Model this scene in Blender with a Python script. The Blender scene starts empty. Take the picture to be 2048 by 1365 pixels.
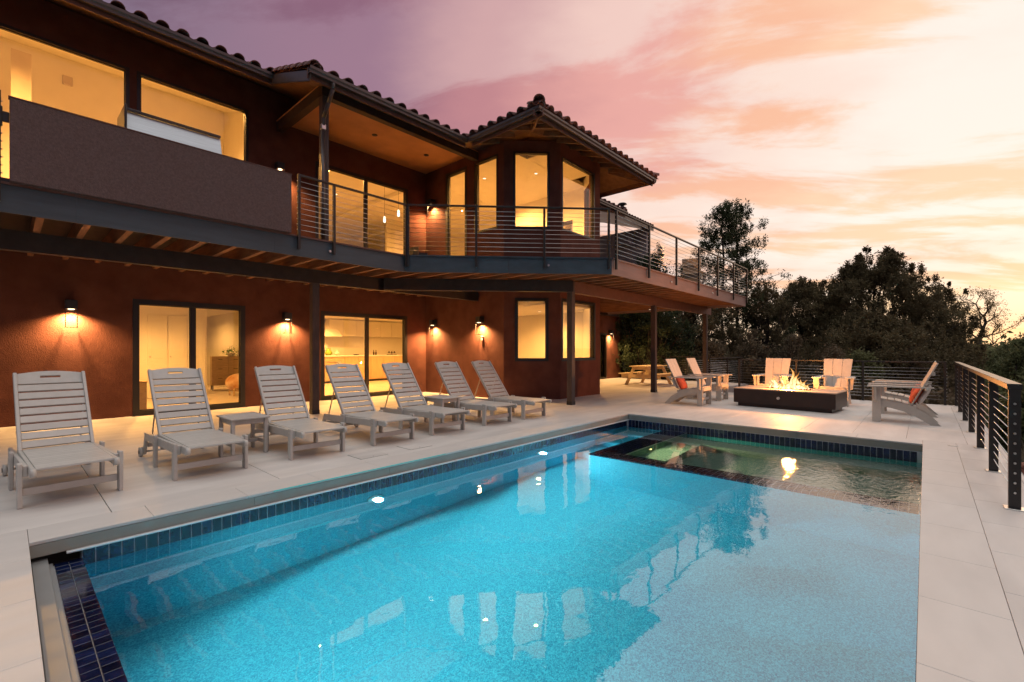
import bpy, bmesh, math, random
import numpy as np
from mathutils import Vector, Matrix, noise as mnoise
random.seed(7)
R = math.radians
scene = bpy.context.scene
COL = scene.collection
# ------------------------------------------------------------------ camera
H = 1.37; FPX = 915.0; TH = R(42.1)
cam = bpy.data.cameras.new("camera"); camo = bpy.data.objects.new("camera", cam); COL.objects.link(camo)
camo.location = (0, 0, H); camo.rotation_euler = (R(90), 0, TH - R(90))
cam.lens = FPX / 2048 * 36; cam.sensor_width = 36; cam.shift_y = 17.5 / 2048
cam.clip_start = 0.05; cam.clip_end = 3000
scene.camera = camo
FW = (math.cos(TH), math.sin(TH)); RT = (math.sin(TH), -math.cos(TH))
def at(px, Y, z=0.0):
    X = (px - 1024) / FPX * Y
    return Vector((Y * FW[0] + X * RT[0], Y * FW[1] + X * RT[1], z))
def zat(py, Y):
    return H + (700 - py) / FPX * Y
# ------------------------------------------------------------------ world (dusk sky)
SUN_DIR = Vector((0.965, -0.16, 0.24)).normalized()      # towards the glow low on the right
world = bpy.data.worlds.new("World"); scene.world = world; world.use_nodes = True
nt = world.node_tree; N = nt.nodes; Lk = nt.links; N.clear()
def wn(t, **k):
    n = N.new(t)
    for a, b in k.items(): setattr(n, a, b)
    return n
def mathn(nodes, links, op, a, b=None, clamp=False):
    n = nodes.new('ShaderNodeMath'); n.operation = op; n.use_clamp = clamp
    for i, v in enumerate((a, b)):
        if v is None: continue
        if isinstance(v, (int, float)): n.inputs[i].default_value = v
        else: links.new(v, n.inputs[i])
    return n.outputs[0]
def rampn(nodes, links, fac, stops, interp='EASE'):
    n = nodes.new('ShaderNodeValToRGB'); cr = n.color_ramp; cr.interpolation = interp
    while len(cr.elements) < len(stops): cr.elements.new(0.5)
    for e, (p, c) in zip(cr.elements, stops):
        e.position = p; e.color = (*c, 1) if len(c) == 3 else c
    links.new(fac, n.inputs[0]); return n.outputs[0]
def mixc(nodes, links, f, a, b, blend='MIX'):
    n = nodes.new('ShaderNodeMix'); n.data_type = 'RGBA'; n.blend_type = blend
    for k, v in ((0, f), (6, a), (7, b)):
        if isinstance(v, (int, float)): n.inputs[k].default_value = v if k == 0 else (v, v, v, 1)
        elif isinstance(v, (tuple, list)): n.inputs[k].default_value = (*v[:3], 1)
        else: links.new(v, n.inputs[k])
    return n.outputs[2]
tc = wn('ShaderNodeTexCoord')
nrm = wn('ShaderNodeVectorMath', operation='NORMALIZE'); Lk.new(tc.outputs['Generated'], nrm.inputs[0])
sep = wn('ShaderNodeSeparateXYZ'); Lk.new(nrm.outputs[0], sep.inputs[0])
dot = wn('ShaderNodeVectorMath', operation='DOT_PRODUCT'); Lk.new(nrm.outputs[0], dot.inputs[0]); dot.inputs[1].default_value = SUN_DIR
d01 = mathn(N, Lk, 'MULTIPLY_ADD', dot.outputs['Value'], 0.5); N[-1].inputs[2].default_value = 0.5
elev = sep.outputs['Z']
el01 = mathn(N, Lk, 'MAXIMUM', elev, 0.0)
# cloud-layer coordinates: a flat layer seen in perspective
den = mathn(N, Lk, 'ADD', el01, 0.16)
cx = mathn(N, Lk, 'DIVIDE', sep.outputs['X'], den); cy = mathn(N, Lk, 'DIVIDE', sep.outputs['Y'], den)
comb = wn('ShaderNodeCombineXYZ'); Lk.new(cx, comb.inputs[0]); Lk.new(cy, comb.inputs[1])
mp0 = wn('ShaderNodeMapping'); Lk.new(comb.outputs[0], mp0.inputs[0]); mp0.inputs['Rotation'].default_value = (0, 0, R(56))
mp = wn('ShaderNodeMapping'); Lk.new(mp0.outputs[0], mp.inputs[0])
mp.inputs['Scale'].default_value = (0.50, 1.25, 1); mp.inputs['Location'].default_value = (3.3, 1.2, 0)
nz = wn('ShaderNodeTexNoise'); Lk.new(mp.outputs[0], nz.inputs['Vector'])
nz.inputs['Scale'].default_value = 2.2; nz.inputs['Detail'].default_value = 9; nz.inputs['Roughness'].default_value = 0.60; nz.inputs['Distortion'].default_value = 0.35
mp2 = wn('ShaderNodeMapping'); Lk.new(mp0.outputs[0], mp2.inputs[0]); mp2.inputs['Location'].default_value = (7.7, 5.1, 2); mp2.inputs['Scale'].default_value = (0.55, 1.0, 1)
nz2 = wn('ShaderNodeTexNoise'); Lk.new(mp2.outputs[0], nz2.inputs['Vector']); nz2.inputs['Scale'].default_value = 0.8; nz2.inputs['Detail'].default_value = 4
# the colour bands are not clean arcs: large soft noise pushes them about
mpd = wn('ShaderNodeMapping'); Lk.new(mp0.outputs[0], mpd.inputs[0]); mpd.inputs['Scale'].default_value = (0.7, 1.1, 1); mpd.inputs['Location'].default_value = (1.7, 9.1, 4)
nzd = wn('ShaderNodeTexNoise'); Lk.new(mpd.outputs[0], nzd.inputs['Vector']); nzd.inputs['Scale'].default_value = 1.3; nzd.inputs['Detail'].default_value = 7; nzd.inputs['Roughness'].default_value = 0.55
d01 = mathn(N, Lk, 'ADD', d01, mathn(N, Lk, 'MULTIPLY', mathn(N, Lk, 'SUBTRACT', nzd.outputs['Fac'], 0.5), 0.22), True)
# clear sky behind the clouds: by angle from the glow
clear = rampn(N, Lk, d01, [(0.0, (0.115, 0.14, 0.21)), (0.45, (0.15, 0.14, 0.21)), (0.70, (0.34, 0.19, 0.26)), (0.80, (0.64, 0.38, 0.38)), (0.88, (0.88, 0.60, 0.53)), (0.94, (0.97, 0.76, 0.65)), (1.0, (1.04, 0.89, 0.79))])
# clouds lit from below: mauve away from the glow, salmon and peach towards it
cloud = rampn(N, Lk, d01, [(0.0, (0.13, 0.14, 0.19)), (0.45, (0.13, 0.10, 0.15)), (0.70, (0.26, 0.12, 0.18)), (0.80, (0.52, 0.22, 0.24)), (0.88, (0.82, 0.38, 0.33)), (0.94, (0.95, 0.50, 0.31)), (1.0, (1.0, 0.66, 0.42))])
cm = rampn(N, Lk, nz.outputs['Fac'], [(0.45, (0, 0, 0)), (0.58, (1, 1, 1))])
sky1 = mixc(N, Lk, mathn(N, Lk, 'MULTIPLY', cm, 0.92), clear, cloud)
wm = rampn(N, Lk, nz2.outputs['Fac'], [(0.48, (0, 0, 0)), (0.66, (1, 1, 1))])
glow = rampn(N, Lk, d01, [(0.50, (0.15, 0.13, 0.19)), (0.76, (0.52, 0.31, 0.33)), (0.88, (0.93, 0.70, 0.63)), (1.0, (1.12, 0.98, 0.90))])
sky2 = mixc(N, Lk, mathn(N, Lk, 'MULTIPLY', wm, 0.55), sky1, glow)
# overhead the sky is still pale and cool
zen = rampn(N, Lk, el01, [(0.0, (0, 0, 0)), (0.60, (0.0, 0.0, 0.0)), (0.88, (1, 1, 1))])
# near the horizon the air turns straw yellow
hor = rampn(N, Lk, el01, [(0.0, (1, 1, 1)), (0.15, (0, 0, 0))])
straw = rampn(N, Lk, d01, [(0.5, (0.12, 0.12, 0.17)), (0.80, (0.56, 0.36, 0.30)), (0.93, (0.95, 0.72, 0.50)), (1.0, (0.95, 0.74, 0.45))])
sky2 = mixc(N, Lk, mathn(N, Lk, 'MULTIPLY', hor, 0.85), sky2, straw)
sky3 = mixc(N, Lk, zen, sky2, (1.42, 1.38, 1.32))
nish = wn('ShaderNodeTexSky'); nish.sky_type = 'NISHITA'; nish.sun_disc = False
nish.sun_elevation = R(2.0); nish.sun_rotation = math.atan2(SUN_DIR.x, SUN_DIR.y)
nsc = mixc(N, Lk, 1.0, nish.outputs[0], (0.018, 0.018, 0.022), 'MULTIPLY')
sky4 = mixc(N, Lk, 1.0, sky3, nsc, 'ADD')
bg = wn('ShaderNodeBackground'); Lk.new(sky4, bg.inputs['Color']); bg.inputs['Strength'].default_value = 1.0
wo = wn('ShaderNodeOutputWorld'); Lk.new(bg.outputs[0], wo.inputs[0])
# ------------------------------------------------------------------ sun (already down in the haze: faint and very soft)
sl = bpy.data.lights.new("sun", 'SUN'); sl.energy = 0.12; sl.angle = R(18); sl.color = (1.0, 0.62, 0.36)
so = bpy.data.objects.new("sun", sl); COL.objects.link(so)
so.rotation_euler = (-SUN_DIR).to_track_quat('-Z', 'Y').to_euler()
scene.view_settings.view_transform = 'Standard'; scene.view_settings.look = 'None'
scene.view_settings.exposure = 0.0; scene.view_settings.gamma = 1.0; scene.view_settings.use_curve_mapping = False
cy_ = scene.cycles
cy_.max_bounces = 9; cy_.diffuse_bounces = 4; cy_.glossy_bounces = 4; cy_.transmission_bounces = 6; cy_.transparent_max_bounces = 12
cy_.sample_clamp_indirect = 3.0; cy_.sample_clamp_direct = 0; cy_.use_denoising = True; cy_.caustics_reflective = False
cy_.caustics_refractive = True; cy_.blur_glossy = 0.4
# ------------------------------------------------------------------ materials
MATS = {}
def material(name, col, rough=0.6, metal=0.0, spec=0.5, var=0.0, scale=8.0, bump=0.0, bscale=60.0, stretch=(1, 1, 1), objrand=0.0, col2=None, detail=4, coat=0.0, coords='World', dist=0.01, emit=None, estr=0.0, sub=0.0):
    if name in MATS: return MATS[name]
    m = bpy.data.materials.new(name); m.use_nodes = True; n = m.node_tree.nodes; l = m.node_tree.links
    b = n['Principled BSDF']; b.inputs['Base Color'].default_value = (*col, 1); b.inputs['Roughness'].default_value = rough
    b.inputs['Metallic'].default_value = metal; b.inputs['Specular IOR Level'].default_value = spec
    if coat: b.inputs['Coat Weight'].default_value = coat; b.inputs['Coat Roughness'].default_value = 0.05
    t = n.new('ShaderNodeTexCoord'); mpn = n.new('ShaderNodeMapping'); gw = n.new('ShaderNodeNewGeometry'); l.new(gw.outputs['Position'] if coords == 'World' else t.outputs[coords], mpn.inputs[0]); mpn.inputs['Scale'].default_value = stretch
    out = None
    if var > 0 or col2:
        nn = n.new('ShaderNodeTexNoise'); nn.inputs['Scale'].default_value = scale; nn.inputs['Detail'].default_value = detail; l.new(mpn.outputs[0], nn.inputs['Vector'])
        f = n.new('ShaderNodeMapRange'); f.inputs[1].default_value = 0.3; f.inputs[2].default_value = 0.7; l.new(nn.outputs['Fac'], f.inputs[0])
        ca = col if col2 else tuple(c * (1 - var) for c in col); cb = col2 if col2 else tuple(min(1, c * (1 + var)) for c in col)
        out = mixc(n, l, f.outputs[0], ca, cb)
    if objrand > 0:
        oi = n.new('ShaderNodeObjectInfo'); mr = n.new('ShaderNodeMapRange'); l.new(oi.outputs['Random'], mr.inputs[0]); mr.inputs[3].default_value = 1 - objrand; mr.inputs[4].default_value = 1 + objrand
        out = mixc(n, l, 1.0, out if out is not None else col, mr.outputs[0], 'MULTIPLY')
    if out is not None: l.new(out, b.inputs['Base Color'])
    if bump > 0:
        bn = n.new('ShaderNodeTexNoise'); bn.inputs['Scale'].default_value = bscale; bn.inputs['Detail'].default_value = 5; l.new(mpn.outputs[0], bn.inputs['Vector'])
        bp = n.new('ShaderNodeBump'); bp.inputs['Strength'].default_value = bump; bp.inputs['Distance'].default_value = dist; l.new(bn.outputs['Fac'], bp.inputs['Height']); l.new(bp.outputs[0], b.inputs['Normal'])
    if emit: b.inputs['Emission Color'].default_value = (*emit, 1); b.inputs['Emission Strength'].default_value = estr
    if sub: b.inputs['Subsurface Weight'].default_value = sub; b.inputs['Subsurface Radius'].default_value = (0.02, 0.02, 0.02)
    MATS[name] = m; return m
M = material
stucco = M('red stucco', (0.135, 0.053, 0.038), 0.9, var=0.18, scale=3, bump=0.8, bscale=75, dist=0.008, spec=0.15)
stucco_up = M('dark stucco', (0.150, 0.070, 0.060), 0.9, var=0.12, scale=3, bump=0.7, bscale=45, dist=0.012, spec=0.2)
stucco_tower = M('maroon stucco', (0.125, 0.075, 0.075), 0.9, var=0.12, scale=3, bump=0.7, bscale=45, dist=0.012, spec=0.2)
stucco_panel = M('brown stucco', (0.135, 0.092, 0.088), 0.95, var=0.16, scale=38, bump=1.0, bscale=95, dist=0.010, spec=0.12)
stucco_grey = M('grey stucco', (0.42, 0.36, 0.35), 0.9, var=0.1, scale=2, bump=0.4, spec=0.2)
white_in = M('interior paint', (0.80, 0.76, 0.68), 0.8, var=0.03, scale=2, spec=0.2)
floor_in = M('interior floor', (0.55, 0.48, 0.40), 0.5, var=0.08, scale=3, stretch=(1, 6, 1))
paver_m = M('porcelain paver', (0.560, 0.535, 0.510), 0.60, var=0.12, scale=1.3, stretch=(0.7, 2.6, 1), objrand=0.06, bump=0.12, bscale=45, dist=0.004, detail=9)
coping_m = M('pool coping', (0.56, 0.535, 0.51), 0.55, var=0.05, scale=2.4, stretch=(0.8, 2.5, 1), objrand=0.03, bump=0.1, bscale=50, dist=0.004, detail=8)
band_m = M('shaded coping face', (0.27, 0.265, 0.235), 0.5, var=0.06, scale=6, bump=0.08)  # darker than the coping tops: the face's shade is put into the colour
grout_m = M('joint sand', (0.19, 0.175, 0.155), 0.9)
concrete_m = M('concrete', (0.34, 0.32, 0.30), 0.85, var=0.15, scale=3, bump=0.3)
lumber = M('grey plastic lumber', (0.49, 0.47, 0.435), 0.42, var=0.05, scale=14, stretch=(1, 1, 1), objrand=0.06, bump=0.18, bscale=90, dist=0.003, spec=0.45)
lumber2 = M('pale plastic lumber', (0.50, 0.455, 0.40), 0.45, var=0.05, scale=14, objrand=0.05, bump=0.15, bscale=90, dist=0.003)
cream_wood = M('cream plastic lumber', (0.66, 0.50, 0.28), 0.5, var=0.06, scale=10, objrand=0.05, bump=0.15)
rubber = M('black rubber', (0.03, 0.028, 0.026), 0.6)
grey_plastic = M('grey wheel plastic', (0.16, 0.15, 0.145), 0.45)
black_metal = M('black powder coat', (0.022, 0.022, 0.024), 0.38, var=0.1, scale=20, spec=0.5)
rail_metal = M('bronze powder coat', (0.030, 0.025, 0.023), 0.36, metal=0.2, var=0.12, scale=20)
steel = M('stainless steel', (0.62, 0.60, 0.58), 0.28, metal=1.0, var=0.06, scale=40)
brushed = M('brushed hood steel', (0.50, 0.56, 0.60), 0.42, metal=0.55, var=0.08, scale=3, stretch=(1, 1, 20))
fascia_m = M('slate painted timber', (0.052, 0.066, 0.082), 0.6, var=0.18, scale=5, stretch=(0.3, 1, 2), bump=0.25, bscale=30, detail=6)
fascia_warm = M('taupe painted timber', (0.25, 0.165, 0.155), 0.6, var=0.12, scale=5, stretch=(0.3, 1, 2), bump=0.2, bscale=30)
beam_m = M('brown painted timber', (0.036, 0.022, 0.019), 0.6, var=0.25, scale=6, bump=0.25, bscale=25)
beam_red = M('russet painted timber', (0.13, 0.058, 0.046), 0.65, var=0.15, scale=6, bump=0.25, bscale=25)
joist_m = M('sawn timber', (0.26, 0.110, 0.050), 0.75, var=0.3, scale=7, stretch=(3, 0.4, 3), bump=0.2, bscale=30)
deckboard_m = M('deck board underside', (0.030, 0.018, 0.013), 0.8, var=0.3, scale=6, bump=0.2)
post_m = M('dark painted post', (0.070, 0.048, 0.045), 0.6, var=0.25, scale=10, stretch=(3, 3, 0.5), bump=0.3, bscale=30)
gutter_m = M('brown gutter metal', (0.095, 0.075, 0.072), 0.32, metal=0.25, var=0.12, scale=5)
clay = M('clay roof tile', (0.20, 0.085, 0.070), 0.72, var=0.3, scale=7, objrand=0.35, bump=0.3, bscale=50, dist=0.006)
roofdeck_m = M('roof deck boards', (0.20, 0.105, 0.055), 0.8, var=0.2, scale=6)
frame_m = M('black window frame', (0.018, 0.015, 0.014), 0.4)
ceil_porch = M('porch ceiling', (0.58, 0.28, 0.12), 0.9, var=0.12, scale=2, bump=0.25, bscale=30)
tile_b = M('cobalt pool tile', (0.005, 0.010, 0.042), 0.10, var=0.45, scale=22, objrand=0.55, coat=0.6, bump=0.15, bscale=14, dist=0.004)
tile_g = M('tile grout', (0.50, 0.52, 0.55), 0.7)
cover_m = M('pool cover housing', (0.40, 0.42, 0.43), 0.35, metal=0.5, var=0.05, scale=4)
track_m = M('pool cover track', (0.70, 0.74, 0.76), 0.3, metal=0.4)
cushion_r = M('red cushion', (0.36, 0.06, 0.03), 0.9, var=0.35, scale=8, bump=0.3)
cushion_w = M('white cushion', (0.62, 0.58, 0.54), 0.9, var=0.1, scale=20, bump=0.3)
firebody = M('fire table steel', (0.030, 0.015, 0.012), 0.42, metal=0.2, var=0.2, scale=6)
firetop = M('fire table top', (0.40, 0.30, 0.22), 0.45, var=0.1, scale=12, stretch=(1, 8, 1))
lava = M('lava rock', (0.10, 0.06, 0.045), 0.95, var=0.4, scale=20, objrand=0.3)
redrock = M('red sandstone', (0.27, 0.115, 0.08), 0.95, var=0.35, scale=4, bump=0.7, bscale=9, dist=0.05)
soil = M('dry ground', (0.105, 0.085, 0.06), 1.0, col2=(0.045, 0.05, 0.028), scale=0.22, bump=0.6, bscale=3, dist=0.1, detail=8, coords='Object')
bark = M('bark', (0.040, 0.030, 0.024), 0.95, var=0.4, scale=8, stretch=(1, 1, 0.2), bump=0.6, bscale=20, dist=0.03)
def leafmat(name, c1, c2):
    m = bpy.data.materials.new(name); m.use_nodes = True; n = m.node_tree.nodes; l = m.node_tree.links
    b = n['Principled BSDF']; b.inputs['Roughness'].default_value = 0.7; b.inputs['Specular IOR Level'].default_value = 0.2
    g = n.new('ShaderNodeNewGeometry'); c = mixc(n, l, g.outputs['Random Per Island'], c1, c2)
    t = n.new('ShaderNodeTexCoord'); nn = n.new('ShaderNodeTexNoise'); nn.inputs['Scale'].default_value = 0.9; l.new(t.outputs['Object'], nn.inputs['Vector'])
    mr = n.new('ShaderNodeMapRange'); l.new(nn.outputs['Fac'], mr.inputs[0]); mr.inputs[1].default_value = 0.3; mr.inputs[2].default_value = 0.7; mr.inputs[3].default_value = 0.6; mr.inputs[4].default_value = 1.35
    c = mixc(n, l, 1.0, c, mr.outputs[0], 'MULTIPLY'); l.new(c, b.inputs['Base Color'])
    tr = n.new('ShaderNodeBsdfTranslucent'); l.new(c, tr.inputs[0]); mx = n.new('ShaderNodeMixShader'); mx.inputs[0].default_value = 0.35
    l.new(b.outputs[0], mx.inputs[1]); l.new(tr.outputs[0], mx.inputs[2]); l.new(mx.outputs[0], n['Material Output'].inputs[0]); return m
leaf_jun = leafmat('juniper foliage', (0.095, 0.085, 0.045), (0.17, 0.130, 0.070))
leaf_pine = leafmat('pine foliage', (0.035, 0.052, 0.026), (0.070, 0.085, 0.038))
leaf_oak = leafmat('oak foliage', (0.030, 0.048, 0.028), (0.060, 0.080, 0.040))
leaf_shrub = leafmat('shrub foliage', (0.12, 0.095, 0.060), (0.19, 0.145, 0.095))
leaf_green = leafmat('green shrub foliage', (0.10, 0.12, 0.055), (0.19, 0.20, 0.095))
leaf_gold = leafmat('golden foliage', (0.17, 0.11, 0.035), (0.28, 0.19, 0.06))
leaf_dry = leafmat('dry grass', (0.20, 0.17, 0.12), (0.34, 0.29, 0.21))
leaf_house = leafmat('house plant leaves', (0.10, 0.22, 0.05), (0.18, 0.34, 0.08))
def glassmat(name, tint=(0.96, 0.97, 0.97), ior=1.5, gloss=1.0):
    m = bpy.data.materials.new(name); m.use_nodes = True; n = m.node_tree.nodes; l = m.node_tree.links; n.remove(n['Principled BSDF'])
    tr = n.new('ShaderNodeBsdfTransparent'); tr.inputs[0].default_value = (*tint, 1); gl = n.new('ShaderNodeBsdfGlossy'); gl.inputs['Roughness'].default_value = 0.0
    gl.inputs[0].default_value = (gloss, gloss, gloss, 1)
    fr = n.new('ShaderNodeFresnel'); fr.inputs[0].default_value = ior; mx = n.new('ShaderNodeMixShader'); l.new(fr.outputs[0], mx.inputs[0]); l.new(tr.outputs[0], mx.inputs[1]); l.new(gl.outputs[0], mx.inputs[2])
    l.new(mx.outputs[0], n['Material Output'].inputs[0]); return m
glass = glassmat('window glass', ior=1.62)
lantern_glass = glassmat('lantern glass', (0.98, 0.95, 0.9), 1.3)
def emitmat(name, col, s):
    m = bpy.data.materials.new(name); m.use_nodes = True; n = m.node_tree.nodes; l = m.node_tree.links; n.remove(n['Principled BSDF'])
    e = n.new('ShaderNodeEmission'); e.inputs[0].default_value = (*col, 1); e.inputs[1].default_value = s; l.new(e.outputs[0], n['Material Output'].inputs[0]); return m
WARM = (1.0, 0.47, 0.11)
lamp_e = emitmat('lamp lens glow', (1.0, 0.72, 0.42), 5.0)
can_e = emitmat('downlight glow', (1.0, 0.85, 0.6), 2.2)
pend_e = emitmat('pendant glow', (1.0, 0.86, 0.62), 3.0)
pool_e = emitmat('pool light glow', (0.75, 1.0, 1.0), 9.0)
spa_e = emitmat('spa light glow', (1.0, 0.75, 0.25), 5.0)
glint_e = emitmat('cyan glint glow', (0.15, 0.85, 0.85), 0.45)  # cyan glint painted as a glow, no lamp
# ------------------------------------------------------------------ mesh helpers
def mesh_from_bm(bm, name, mats, smooth=False):
    me = bpy.data.meshes.new(name); bm.normal_update(); bm.to_mesh(me); bm.free()
    for m in (mats if isinstance(mats, (list, tuple)) else [mats]): me.materials.append(m)
    if smooth:
        for p in me.polygons: p.use_smooth = True
    return me
def link(name, me, parent=None, loc=(0, 0, 0), rot=(0, 0, 0)):
    o = bpy.data.objects.new(name, me); COL.objects.link(o); o.location = loc; o.rotation_euler = rot
    if parent is not None: o.parent = parent
    return o
def obj(name, bm, mats, parent=None, loc=(0, 0, 0), rot=(0, 0, 0), smooth=False):
    return link(name, mesh_from_bm(bm, name, mats, smooth), parent, loc, rot)
def thing(name, label, cat, loc=(0, 0, 0), rz=0.0, group=None):
    o = bpy.data.objects.new(name, None); COL.objects.link(o); o.location = loc; o.rotation_euler = (0, 0, rz); o.empty_display_size = 0.1
    o['label'] = label; o['category'] = cat
    if group: o['group'] = group
    return o
def tag(o, label, cat, group=None, kind=None):
    o['label'] = label; o['category'] = cat
    if group: o['group'] = group
    if kind: o['kind'] = kind
    return o
def struct(name, loc=(0, 0, 0)):
    o = bpy.data.objects.new(name, None); COL.objects.link(o); o.location = loc; o['kind'] = 'structure'; return o
def dup(root, loc, rz, label=None):
    r = root.copy(); COL.objects.link(r); r.location = loc; r.rotation_euler = (0, 0, rz)
    if label: r['label'] = label
    for ch in list(root.children):
        c = ch.copy(); COL.objects.link(c); c.parent = r
        for g in ch.children:
            d = g.copy(); COL.objects.link(d); d.parent = c
    return r
def box(bm, x0, x1, y0, y1, z0, z1, bev=0.0, mat=0):
    vs = [bm.verts.new(p) for p in ((x0, y0, z0), (x1, y0, z0), (x1, y1, z0), (x0, y1, z0), (x0, y0, z1), (x1, y0, z1), (x1, y1, z1), (x0, y1, z1))]
    fs = [bm.faces.new([vs[i] for i in f]) for f in ((0, 3, 2, 1), (4, 5, 6, 7), (0, 1, 5, 4), (1, 2, 6, 5), (2, 3, 7, 6), (3, 0, 4, 7))]
    for f in fs: f.material_index = mat
    if bev:
        es = list({e for f in fs for e in f.edges}); bmesh.ops.bevel(bm, geom=es, offset=bev, segments=1, affect='EDGES', profile=0.5)
def bx(x0, x1, y0, y1, z0, z1, bev=0.0):
    bm = bmesh.new(); box(bm, x0, x1, y0, y1, z0, z1, bev); return bm
def bar(bm, p, q, w, h, up=(0, 0, 1), bev=0.0):
    """a rectangular bar from p to q, w wide and h high"""
    p = Vector(p); q = Vector(q); d = (q - p).normalized(); upv = Vector(up)
    s = d.cross(upv)
    if s.length < 1e-5: s = Vector((1, 0, 0))
    s.normalize(); t = s.cross(d).normalized()
    vs = []
    for c in (p, q):
        for a, b in ((-1, -1), (1, -1), (1, 1), (-1, 1)): vs.append(bm.verts.new(c + s * a * w / 2 + t * b * h / 2))
    fs = [bm.faces.new([vs[i] for i in f]) for f in ((0, 1, 2, 3), (7, 6, 5, 4), (0, 4, 5, 1), (1, 5, 6, 2), (2, 6, 7, 3), (3, 7, 4, 0))]
    if bev: bmesh.ops.bevel(bm, geom=list({e for f in fs for e in f.edges}), offset=bev, segments=1, affect='EDGES', profile=0.5)
def tube(bm, p, q, r, seg=8, r2=None, cap=True):
    p = Vector(p); q = Vector(q); d = (q - p).normalized(); a = d.orthogonal().normalized(); b = d.cross(a); r2 = r if r2 is None else r2
    A = [bm.verts.new(p + (a * math.cos(2 * math.pi * i / seg) + b * math.sin(2 * math.pi * i / seg)) * r) for i in range(seg)]
    B = [bm.verts.new(q + (a * math.cos(2 * math.pi * i / seg) + b * math.sin(2 * math.pi * i / seg)) * r2) for i in range(seg)]
    for i in range(seg): bm.faces.new((A[i], A[(i + 1) % seg], B[(i + 1) % seg], B[i])).smooth = True
    if cap: bm.faces.new(A[::-1]); bm.faces.new(B)
def lathe(bm, prof, seg=16, c=(0, 0, 0)):
    rings = []
    for r, z in prof: rings.append([bm.verts.new((c[0] + r * math.cos(2 * math.pi * i / seg), c[1] + r * math.sin(2 * math.pi * i / seg), c[2] + z)) for i in range(seg)])
    for a, b in zip(rings, rings[1:]):
        for i in range(seg): bm.faces.new((a[i], a[(i + 1) % seg], b[(i + 1) % seg], b[i])).smooth = True
    bm.faces.new(rings[0][::-1]); bm.faces.new(rings[-1])
def slab(cells, fn, vec, bm=None, mats=(0, 0, 0)):
    """flat polygons (2-D, sharing corners) mapped by fn to 3-D and extruded by vec into one closed solid"""
    bm = bm or bmesh.new(); vd = {}
    def V(p):
        k = (round(p[0], 5), round(p[1], 5))
        if k not in vd: vd[k] = bm.verts.new(fn(*p))
        return vd[k]
    fs = [bm.faces.new([V(p) for p in c]) for c in cells]
    bmesh.ops.recalc_face_normals(bm, faces=fs)
    for f in fs: f.material_index = mats[0]
    g = bmesh.ops.extrude_face_region(bm, geom=fs, use_keep_orig=True)
    nv = [e for e in g['geom'] if isinstance(e, bmesh.types.BMVert)]; nf = [e for e in g['geom'] if isinstance(e, bmesh.types.BMFace)]
    bmesh.ops.translate(bm, verts=nv, vec=vec)
    for f in nf: f.material_index = mats[1]
    mine = set(fs) | set(nf)
    for v in nv:
        for f in v.link_faces:
            if f not in mine: f.material_index = mats[2]
    bmesh.ops.recalc_face_normals(bm, faces=bm.faces)
    return bm
def poly_prism(pts, fn, vec, bm=None):
    return slab([pts], fn, vec, bm)
# ================================================================== SETTING: ground, patio, pool
def terrain_z(x, y):
    inx = -7 < x < 21.5; iny = -1.15 < y < 26
    if inx and iny: return -3.6
    dx = max(-7 - x, 0, x - 21.5); dy = max(-1.15 - y, 0, y - 26); d = math.hypot(dx, dy)
    z = -0.62 - 1.5 * min(1, d / 9.0) + 0.35 * mnoise.noise(Vector((x * 0.11, y * 0.11, 0))) * min(1, d / 3)
    if d > 40: z += (d - 40) * 0.012 * (0.6 + 0.6 * mnoise.noise(Vector((x * 0.006, y * 0.006, 3))))
    return min(z, 4.0)
def axis_pts(edges, far):
    out = []; v = far[0]
    pts = sorted(set([-900, -600, -400, -250, -160, -110, -80, -60, -45, -35, -28, -22, -17, -13, -10, -8.5] + edges + [far[1] + k for k in (0.8, 2, 3.5, 5, 7, 9, 12, 16, 20, 26, 34, 44, 60, 80, 110, 150, 200, 280, 400, 600, 900)]))
    return pts
xs = axis_pts([-7.01, -6.99, -3, 0, 3, 6, 9, 12, 15, 18, 21.49, 21.51], (0, 21.5)); ys = axis_pts([-7, -5.5, -4.3, -3.2, -2.3, -1.7, -1.16, -1.14, 4, 8, 12, 16, 20, 25.99, 26.01], (0, 26))
bm = bmesh.new(); gv = [[bm.verts.new((x, y, terrain_z(x, y))) for y in ys] for x in xs]
for i in range(len(xs) - 1):
    for j in range(len(ys) - 1): bm.faces.new((gv[i][j], gv[i + 1][j], gv[i + 1][j + 1], gv[i][j + 1]))
g = obj('ground', bm, soil, smooth=True); g['kind'] = 'structure'
U0, U1, V0, V1, WZ = 0.11, 8.93, 0.03, 4.71, -0.24
patio = struct('pool_deck')
def inside_patio(x, y):
    if x > 15.6: return y > 5.4 and x < 20.25 and y < 11.2
    return True
def slabbox(name, x0, x1, y0, y1, z0, z1, m, parent, bev=0.0):
    """mesh centred on its own origin so that object coordinates start afresh"""
    cx_, cy__ = (x0 + x1) / 2, (y0 + y1) / 2
    o = obj(name, bx(x0 - cx_, x1 - cx_, y0 - cy__, y1 - cy__, z0, z1, bev), m, parent, (cx_, cy__, 0)); return o
paver_cache = {}
def paver(x0, x1, y0, y1, m=paver_m, name='paver', z=0.0, th=0.03):
    w, h = round(x1 - x0, 4), round(y1 - y0, 4)
    if w < 0.05 or h < 0.05: return
    k = (w, h, m.name, th)
    if k not in paver_cache: paver_cache[k] = mesh_from_bm(bx(-w / 2, w / 2, -h / 2, h / 2, -th, 0, 0.0016), name, m)
    return link(name, paver_cache[k], patio, ((x0 + x1) / 2, (y0 + y1) / 2, z))
G = 0.0013
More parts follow.
